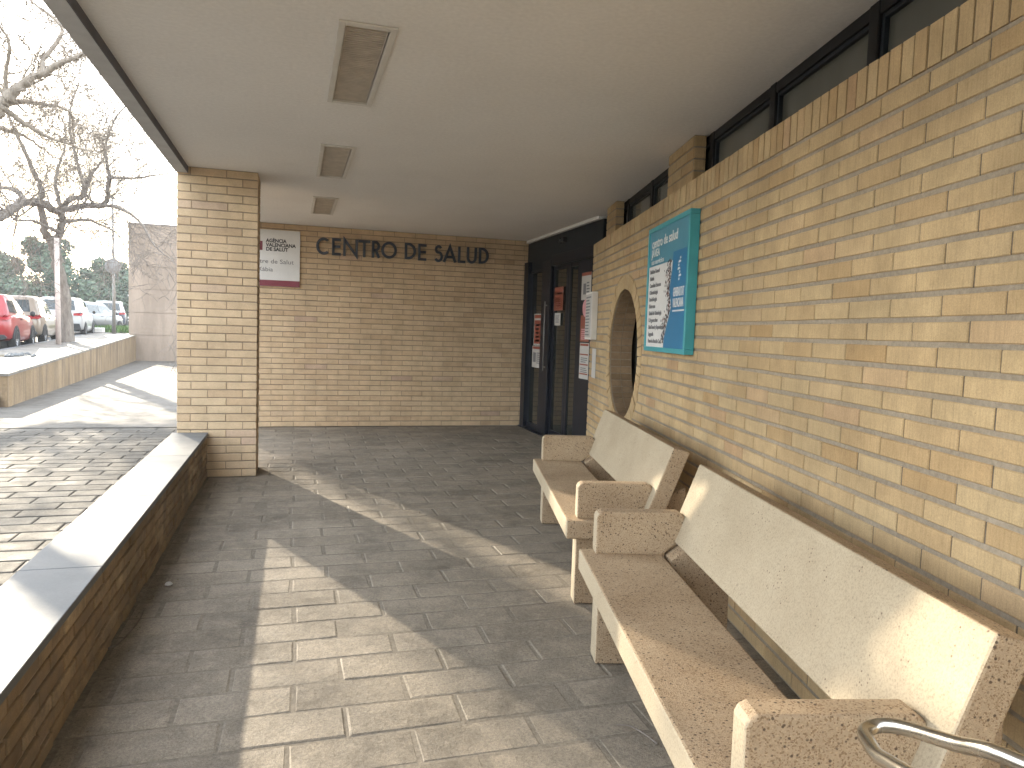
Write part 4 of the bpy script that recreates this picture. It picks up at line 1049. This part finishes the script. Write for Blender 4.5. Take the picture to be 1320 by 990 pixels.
def car(loc, head, paint, label, L=4.0, W=1.74, H=1.47, belt=0.93, hood=0.92, rear_lean=0.32, van=False, bumper=None, roof=None, rails=False, plate_c=None):
    t = thing('parked_car', loc, head, label, 'car', 'cars parked along the pavement')
    o = Vector(loc); Rm = Matrix.Rotation(head, 3, 'Z')
    xf = dict(org=loc, rz=head, xf=lambda x, y, z: Rm @ Vector((x, y, z)) + o)
    h = W/2; yr, yf = -L/2, L/2; wr = 0.315; wy0, wy1 = yr+0.72, yf-0.82
    # body: stations along the length, ring points up each side
    st = [(yr, 0.80*h, 0.42, belt-0.16), (yr+0.05, 0.90*h, 0.33, belt-0.05), (yr+0.28, 0.98*h, 0.27, belt), (yr+0.9, h, 0.22, belt+0.01),
          (yr+1.9, h, 0.2, belt), (yf-1.35, h, 0.2, belt-0.01), (yf-1.0, 0.99*h, 0.22, hood), (yf-0.45, 0.95*h, 0.25, hood-0.07), (yf-0.12, 0.84*h, 0.28, hood-0.17), (yf, 0.70*h, 0.34, hood-0.34)]
    mb = MB(); vs = []
    for y, w, zb, zt in st:
        ring = [(0.86*w, zb), (0.97*w, zb+0.06), (w, zb+0.2), (w*1.005, zb+(zt-zb)*0.62), (w*0.985, zt-0.1), (w*0.94, zt-0.02), (w*0.72, zt+0.015)]
        full = [(-x, z) for x, z in ring] ; full = full + [(x, z) for x, z in ring[::-1]]
        vs += [(x, y, z) for x, z in full]
    k = 14; n = len(st); fs = []
    for i in range(n-1):
        for j in range(k): fs.append([i*k+j, i*k+(j+1) % k, (i+1)*k+(j+1) % k, (i+1)*k+j])
    fs += [list(range(k)), list(range((n-1)*k, n*k))]
    mb.add(vs, fs, 0, smooth=True)
    # cabin
    y0, y1, y2, y3 = yr+0.06, yr+rear_lean+0.06, yf-1.98, yf-1.12
    if van: y2, y3 = yf-1.75, yf-1.0
    cab = [(y0, 0.90*h, 0.84*h, belt-0.03, belt), (y0+(y1-y0)*0.8, 0.92*h, 0.76*h, belt-0.03, H-0.07), (y1, 0.93*h, 0.73*h, belt-0.03, H-0.02), ((y1+y2)/2, 0.94*h, 0.74*h, belt-0.03, H), (y2, 0.93*h, 0.72*h, belt-0.03, H-0.03), (y2+(y3-y2)*0.2, 0.92*h, 0.74*h, belt-0.03, H-0.11), (y3, 0.90*h, 0.86*h, belt-0.05, belt-0.02)]
    vs = []
    for y, wb, wt_, zb, zt in cab:
        ring = [(wb, zb), (wt_+0.015, zt-0.05 if zt-zb > 0.12 else zt-0.005), (wt_-0.05, zt), (0.4*h, zt+0.02)]
        full = [(-x, z) for x, z in ring] + [(x, z) for x, z in ring[::-1]]
        vs += [(x, y, z) for x, z in full]
    k = 8; n = len(cab); fs = []
    for i in range(n-1):
        for j in range(k-1): fs.append([i*k+j, i*k+j+1, (i+1)*k+j+1, (i+1)*k+j])
    fs += [list(range(k))]
    mb.add(vs, fs, 1 if roof else 0, smooth=True)
    mb.build('body', [paint, roof] if roof else [paint], t, **xf)
    # glass: side windows on the leaning cabin flank, split by pillars, and the two screens
    def flank(y, z, s, out=0.012):
        for (ya, wb, wt_, zb, zt), (yb, wb2, wt2, zb2, zt2) in zip(cab, cab[1:]):
            if ya <= y <= yb:
                q = (y-ya)/(yb-ya); b = wb+(wb2-wb)*q; tt = wt_+(wt2-wt_)*q; z0 = zb+(zb2-zb)*q; z1 = zt+(zt2-zt)*q
                return (s*(b+(tt+0.015-b)*min(1, (z-z0)/max(0.05, z1-0.05-z0))+out), y, z)
        return (s*0.9*h, y, z)
    zs0, zs1 = belt+0.045, H-0.135
    mid = (y1+y2)/2+0.12
    for s in (-1, 1):
        for a in ([(y1-0.02, zs0+0.03),(mid-0.04, zs0),(mid-0.04, zs1),(y1+0.16, zs1-0.02)], [(mid+0.04, zs0),(y3-0.22, zs0),(y2+0.10, zs1-0.02),(mid+0.04, zs1)]):
            g = MB(); front = [flank(y, z, s) for y, z in a]
            g.prism(front, (-0.02*s, 0, 0)); g.build('window', M['car_glass'], t, **xf)
    g = MB()
    def rear(u, q): y = y0+(y1-y0)*q*0.86-0.016; return (u, y, belt+(H-0.07-belt)*q*1.05)
    g.prism([rear(-0.66*h,0.16), rear(0.66*h,0.16), rear(0.58*h,0.86), rear(-0.58*h,0.86)], (0,0.02,0.008)); g.build('rear_window', M['car_glass'], t, **xf)
    g = MB()
    def fro(u, q): return (u, y3+(y2-y3)*q+0.014, belt+(H-0.05-belt)*q+0.012)
    g.prism([fro(-0.72*h,0.1), fro(0.72*h,0.1), fro(0.62*h,0.72), fro(-0.62*h,0.72)], (0,-0.02,-0.008)); g.build('windscreen', M['car_glass'], t, **xf)
    # wheels over black half-discs that stand in for the shadow in their arches
    for s in (-1, 1):
        for y in (wy0, wy1):
            a = MB(); x = s*(h*0.995+0.009)
            ar = [(x, y+(wr+0.055)*math.cos(PI*i/14), 0.30+(wr+0.045)*math.sin(PI*i/14)) for i in range(15)]
            a.prism(ar, (-0.03*s,0,0)); a.build('arch_shadow', M['black_plastic'], t, **xf)
            wheel(t, o, s*(h-0.075), y, wr, s, xf)
        m_ = MB(); m_.lathe([(0,-0.07),(0.06,-0.05),(0.08,0.0),(0.06,0.05),(0,0.06)], 'x', (s*(h+0.10),y3-0.28,belt+0.05), 10); m_.build('wing_mirror', M['black_plastic'], t, **xf)
        l_ = MB(); l_.prism([(s*0.60*h,yr-0.004,belt-0.13),(s*0.93*h,yr+0.045,belt-0.13),(s*0.985*h,yr+0.27,belt-0.075),(s*0.95*h,yr+0.2,belt-0.0),(s*0.88*h,yr+0.035,belt+0.0),(s*0.60*h,yr-0.002,belt-0.04)], (0,-0.022,0)); l_.build('tail_lamp', M['lamp_red'], t, **xf)
        l_ = MB(); l_.prism([(s*0.45*h,yf-0.05,hood-0.30),(s*0.84*h,yf-0.16,hood-0.26),(s*0.88*h,yf-0.36,hood-0.14),(s*0.5*h,yf-0.12,hood-0.19)], (0,0.03,0)); l_.build('headlight', M['white'], t, **xf)
    b_ = MB(); bm_ = bumper or M['black_plastic']
    zb0, zb1 = (0.27, 0.56) if bumper else (0.28, 0.42)
    b_.prism([(-0.84*h,yr-0.018,zb1),(0.84*h,yr-0.018,zb1),(0.90*h,yr-0.005,zb0+0.06),(0.80*h,yr,zb0),(-0.80*h,yr,zb0),(-0.90*h,yr-0.005,zb0+0.06)], (0,0.1,0)); b_.build('rear_bumper', bm_, t, bevel=0.015, **xf)
    b_ = MB(); b_.box((-0.26,yr-0.03,0.60),(0.26,yr-0.012,0.71)); b_.build('number_plate', plate_c or M['plate'], t, **xf)
    for s in (-1, 1):
        d_ = MB(); d_.box((s*(h*0.995)-0.012+s*0.004, mid+0.1, belt-0.13),(s*(h*0.995)+0.012+s*0.004, mid+0.28, belt-0.105))
        d_.build('door_handle', M['black_plastic'], t, **xf)
    if rails:
        for s in (-1, 1):
            r_ = MB(); r_.tube([(s*0.66*h,y1+0.1,H+0.0),(s*0.66*h,y1+0.25,H+0.06),(s*0.66*h,y2-0.2,H+0.06),(s*0.66*h,y2-0.05,H)], 0.018, 6)
            r_.build('roof_rail', M['grey_metal'], t, **xf)
    return t
HD = 0.127
def rz(y): return up_z(y)-0.118
def along(y, dx=0.0): return kerb_x(y)-1.02+dx
P_red = car_paint('red_paint', (0.27, 0.008, 0.010)); P_beige = car_paint('champagne_paint', (0.27, 0.22, 0.17), 0.2)
P_white = car_paint('white_paint', (0.38, 0.38, 0.375)); P_dark = car_paint('dark_grey_paint', (0.055, 0.062, 0.075), 0.3)
P_blue = car_paint('pale_blue_paint', (0.38, 0.44, 0.53), 0.3); P_navy = car_paint('navy_paint', (0.03, 0.04, 0.065), 0.2)
car((along(23.2),23.2,rz(23.2)), HD, P_red, 'red hatchback parked along the kerb, nearest of the row', L=3.7, H=1.46)
car((along(27.6,-0.02),27.6,rz(27.6)), HD, P_beige, 'champagne coloured hatchback parked ahead of the red car', L=4.0, H=1.50)
car((along(36.2,0.10),36.2,rz(36.2)), HD, P_white, 'white crossover with black bumper, parked beyond the tree trunk', L=4.15, W=1.8, H=1.64, belt=1.02, hood=1.0, bumper=M['black_plastic'])
car((along(41.4,0.35),41.6,rz(41.6)), HD-0.35, P_dark, 'dark grey car turned outward ahead of the white crossover', L=4.3, W=1.82, H=1.55, belt=0.98, hood=0.98)
car((-12.1,52.6,rz(52)), HD+0.2, P_blue, 'pale blue car parked behind the grass patch', L=3.9, H=1.42)
car((-10.45,48.2,rz(48)+0.1), HD+0.05, P_navy, 'navy hatchback with white roof beside the tall concrete wall', L=4.0, H=1.62, belt=1.0, roof=P_white)
car((-14.2,33.5,rz(33)), HD+0.02, P_white, 'white estate car with roof rails in the far row of the car park', L=4.6, H=1.66, belt=1.0, rails=True)

# ================================================================== evergreens, hills, far house
def evergreen(x, y, z, w, h, mat, label, n, lobes, name='evergreen_tree', leaf=0.3):
    t = thing(name, (x,y,z), 0, label, 'tree', 'evergreens beyond the car park')
    tr = MB(); tr.tube([(x,y,z-0.3),(x+0.1,y,z+h*0.35),(x,y+0.1,z+h*0.75)], [w*0.06,w*0.045,0.03], 8)
    for i in range(6):
        a = R.uniform(0,2*PI); b = z+h*R.uniform(0.25,0.5)
        tr.tube([(x,y,b),(x+w*0.25*math.cos(a),y+w*0.25*math.sin(a),b+h*0.2)], [0.08,0.02], 5, cap=False)
    tr.build('trunk', M['bark'], t, org=(x,y,z))
    cr = MB(); L = []
    for i in range(lobes):
        q = R.uniform(0, 1); a = R.uniform(0, 2*PI); rr = w*0.5*math.sqrt(R.random())*(1-0.55*q)
        L.append((x+rr*math.cos(a), y+rr*math.sin(a), z+h*(0.12+0.76*q), w*R.uniform(0.13,0.22)*(1.1-0.5*q), R.uniform(-0.25,0.25)))
    for i in range(n):
        cx, cy, cz, r, tn = R.choice(L)
        d = Vector((R.gauss(0,1),R.gauss(0,1),R.gauss(0,1))).normalized()*r*(R.random()**0.4)
        p = Vector((cx,cy,cz)) + Vector((d.x,d.y,d.z*0.85))
        if p.z < z+0.05: continue
        u = Vector((R.gauss(0,1),R.gauss(0,1),R.gauss(0,0.7))).normalized(); v = u.orthogonal().normalized()
        s = leaf*R.uniform(0.5,1.2)
        cr.add([p-u*s*0.5, p+v*s*0.3, p+u*s*0.6, p-v*s*0.3], [[0,1,2,3]], 0, min(1,max(0,0.45+tn+R.gauss(0,.2))))
    cr.build('crown', mat, t, org=(x,y,z))
    return t
EV = [(-38,66,8.5,7.0,'leaf','dark evergreen at the far end of the bank'),
      (-31.5,64,7,6.4,'leaf2','olive green rounded tree behind the red car'),
      (-26.2,65,5.0,7.4,'leaf','pointed dark conifer rising highest behind the cars'),
      (-22.6,66,6.5,6.2,'leaf2','greyish green tree just left of the gnarled trunk'),
      (-18.2,64,6.6,7.6,'leaf','dense bushy evergreen just right of the gnarled trunk'),
      (-15.0,68,6.0,6.0,'leaf2','lower sprawling tree between trunk and road sign'),
      (-11.6,70,4.6,4.2,'leaf','small dark shrub tree behind the road sign pole'),
      (-44,70,9,8.0,'leaf','tall evergreen at the open end of the car park')]
for x, y, w, h, mt, lab in EV:
    evergreen(x, y, 0.5, w, h, M[mt], lab, int(8200*w*h/45), 30, leaf=0.40)
# clipped undergrowth in front of the trunks
mb = MB()
for i in range(18000):
    x = R.uniform(-48,-8.5); y = 61.5+R.uniform(0,3)+(x+48)*0.09; h = 3.9+0.6*math.sin(x*0.9)+0.4*math.sin(x*2.3)
    p = Vector((x, y, 0.4+h*R.random()**0.8)); u = Vector((R.gauss(0,1),R.gauss(0,1),R.gauss(0,.7))).normalized(); v = u.orthogonal().normalized(); s = 0.36*R.uniform(.5,1.2)
    mb.add([p-u*s*0.5,p+v*s*0.3,p+u*s*0.6,p-v*s*0.3], [[0,1,2,3]], 0, min(1,max(0,R.gauss(.4,.2))))
struct(mb.build('undergrowth', M['leaf']), 'stuff')

mb = MB(); vs = []; n = 90
for i in range(n+1):
    x = -620 + i*11.0
    hgt = 20 + 6*math.sin(x*0.012+1.0) + 3.0*math.sin(x*0.05) + 1.5*math.sin(x*0.13+2)
    if x < -165: hgt += 9*(1/(1+math.exp((x+185)/9)))
    vs += [(x, 470, -2), (x, 440+6*math.sin(x*.03), hgt*0.6), (x, 480, hgt*1.02), (x, 560, -2)]
mb.add(vs, [[4*i+j, 4*(i+1)+j, 4*(i+1)+j+1, 4*i+j+1] for i in range(n) for j in range(3)], smooth=True)
struct(mb.build('hills', M['hill']))
fh = thing('house', (-29.5,150,0.5), 0, 'small pale far house glimpsed beside the tall concrete wall', 'house')
ho = fh.location
mb = MB(); mb.box((-34,150,-1),(-25,158,6.2)); mb.build('wall', M['far_house'], fh, org=ho)
mb = MB(); mb.prism([(-34.4,149.6,6.2),(-24.6,149.6,6.2),(-29.5,149.6,8.0)], (0,8.8,0)); mb.build('roof', M['far_roof'], fh, org=ho)
for x in (-32, -28.2):
    mb = MB(); mb.box((x,149.93,3.2),(x+1.3,149.995,4.6)); mb.build('window', M['car_glass'], fh, org=ho)

# ================================================================== air
hm = bpy.data.materials.new('thin_haze'); hm.use_nodes = True
ht = hm.node_tree; ht.nodes.remove(ht.nodes['Principled BSDF'])
pv = ht.nodes.new('ShaderNodeVolumePrincipled'); pv.inputs['Color'].default_value = (0.86,0.92,0.97,1); pv.inputs['Density'].default_value = 0.0011; pv.inputs['Anisotropy'].default_value = 0.15
ht.links.new(pv.outputs['Volume'], ht.nodes['Material Output'].inputs['Volume'])
mb = MB(); mb.box((-1650,-1650,-2.5),(1650,1650,36)); hz_ = mb.build('haze', hm); struct(hz_, 'stuff')
# ================================================================== light, sky, camera
SUN_AZ = math.atan2(-0.383, 0.9236); SUN_EL = math.radians(15.25)
wd = bpy.data.worlds.new('World'); sc.world = wd; wd.use_nodes = True
nt_ = wd.node_tree; bg = nt_.nodes['Background']
sky = nt_.nodes.new('ShaderNodeTexSky'); sky.sky_type = 'NISHITA'; sky.sun_disc = False
sky.sun_elevation = SUN_EL; sky.sun_rotation = SUN_AZ
sky.air_density = 1.4; sky.dust_density = 0.8; sky.ozone_density = 1.0; sky.altitude = 50
tcw = nt_.nodes.new('ShaderNodeTexCoord'); cn = nt_.nodes.new('ShaderNodeTexNoise'); cn.inputs['Scale'].default_value = 2.2; cn.inputs['Detail'].default_value = 5
nt_.links.new(tcw.outputs['Generated'], cn.inputs['Vector'])
cr_ = nt_.nodes.new('ShaderNodeValToRGB'); cr_.color_ramp.elements[0].position = 0.3; cr_.color_ramp.elements[0].color = (0.5,0.5,0.5,1); cr_.color_ramp.elements[1].position = 0.7; cr_.color_ramp.elements[1].color = (0.8,0.8,0.8,1)
nt_.links.new(cn.outputs['Fac'], cr_.inputs['Fac'])
mx = nt_.nodes.new('ShaderNodeMix'); mx.data_type = 'RGBA'          # thin bright cloud over the clear sky
mx.inputs['B'].default_value = (5.5, 5.75, 6.3, 1)
nt_.links.new(cr_.outputs['Color'], mx.inputs['Factor']); nt_.links.new(sky.outputs['Color'], mx.inputs['A'])
nt_.links.new(mx.outputs['Result'], bg.inputs['Color']); bg.inputs['Strength'].default_value = 0.15
sl = bpy.data.lights.new('sun', 'SUN'); sl.energy = 3.1; sl.angle = math.radians(0.55); sl.color = (1.0, 0.87, 0.67)
so_ = bpy.data.objects.new('sun', sl); COL.objects.link(so_)
sd = Vector((math.sin(SUN_AZ)*math.cos(SUN_EL), math.cos(SUN_AZ)*math.cos(SUN_EL), math.sin(SUN_EL)))
so_.rotation_euler = sd.to_track_quat('Z', 'Y').to_euler(); so_.location = sd*60

cam = bpy.data.cameras.new('camera'); co = bpy.data.objects.new('camera', cam); COL.objects.link(co)
cm = [[0.9575092, -0.28648398, 0.03321228], [0.01099509, -0.07881435, -0.99682867], [0.28819305, 0.9548378, -0.07231555]]
mw = Matrix(((cm[0][0], -cm[1][0], -cm[2][0], 0), (cm[0][1], -cm[1][1], -cm[2][1], 0), (cm[0][2], -cm[1][2], -cm[2][2], 1.35), (0,0,0,1)))
co.matrix_world = mw
cam.sensor_width = 36; cam.lens = 935.2169/1320*36; cam.clip_start = 0.05; cam.clip_end = 4000
sc.camera = co
sc.view_settings.view_transform = 'Standard'; sc.view_settings.look = 'None'
sc.view_settings.exposure = 2.72; sc.view_settings.gamma = 1.0
sc.render.engine = 'CYCLES'
cy = sc.cycles
cy.use_denoising = True
cy.max_bounces = 10; cy.diffuse_bounces = 6; cy.glossy_bounces = 4; cy.transmission_bounces = 4
cy.sample_clamp_indirect = 6.0
try: cy.denoiser = 'OPENIMAGEDENOISE'
except Exception: pass
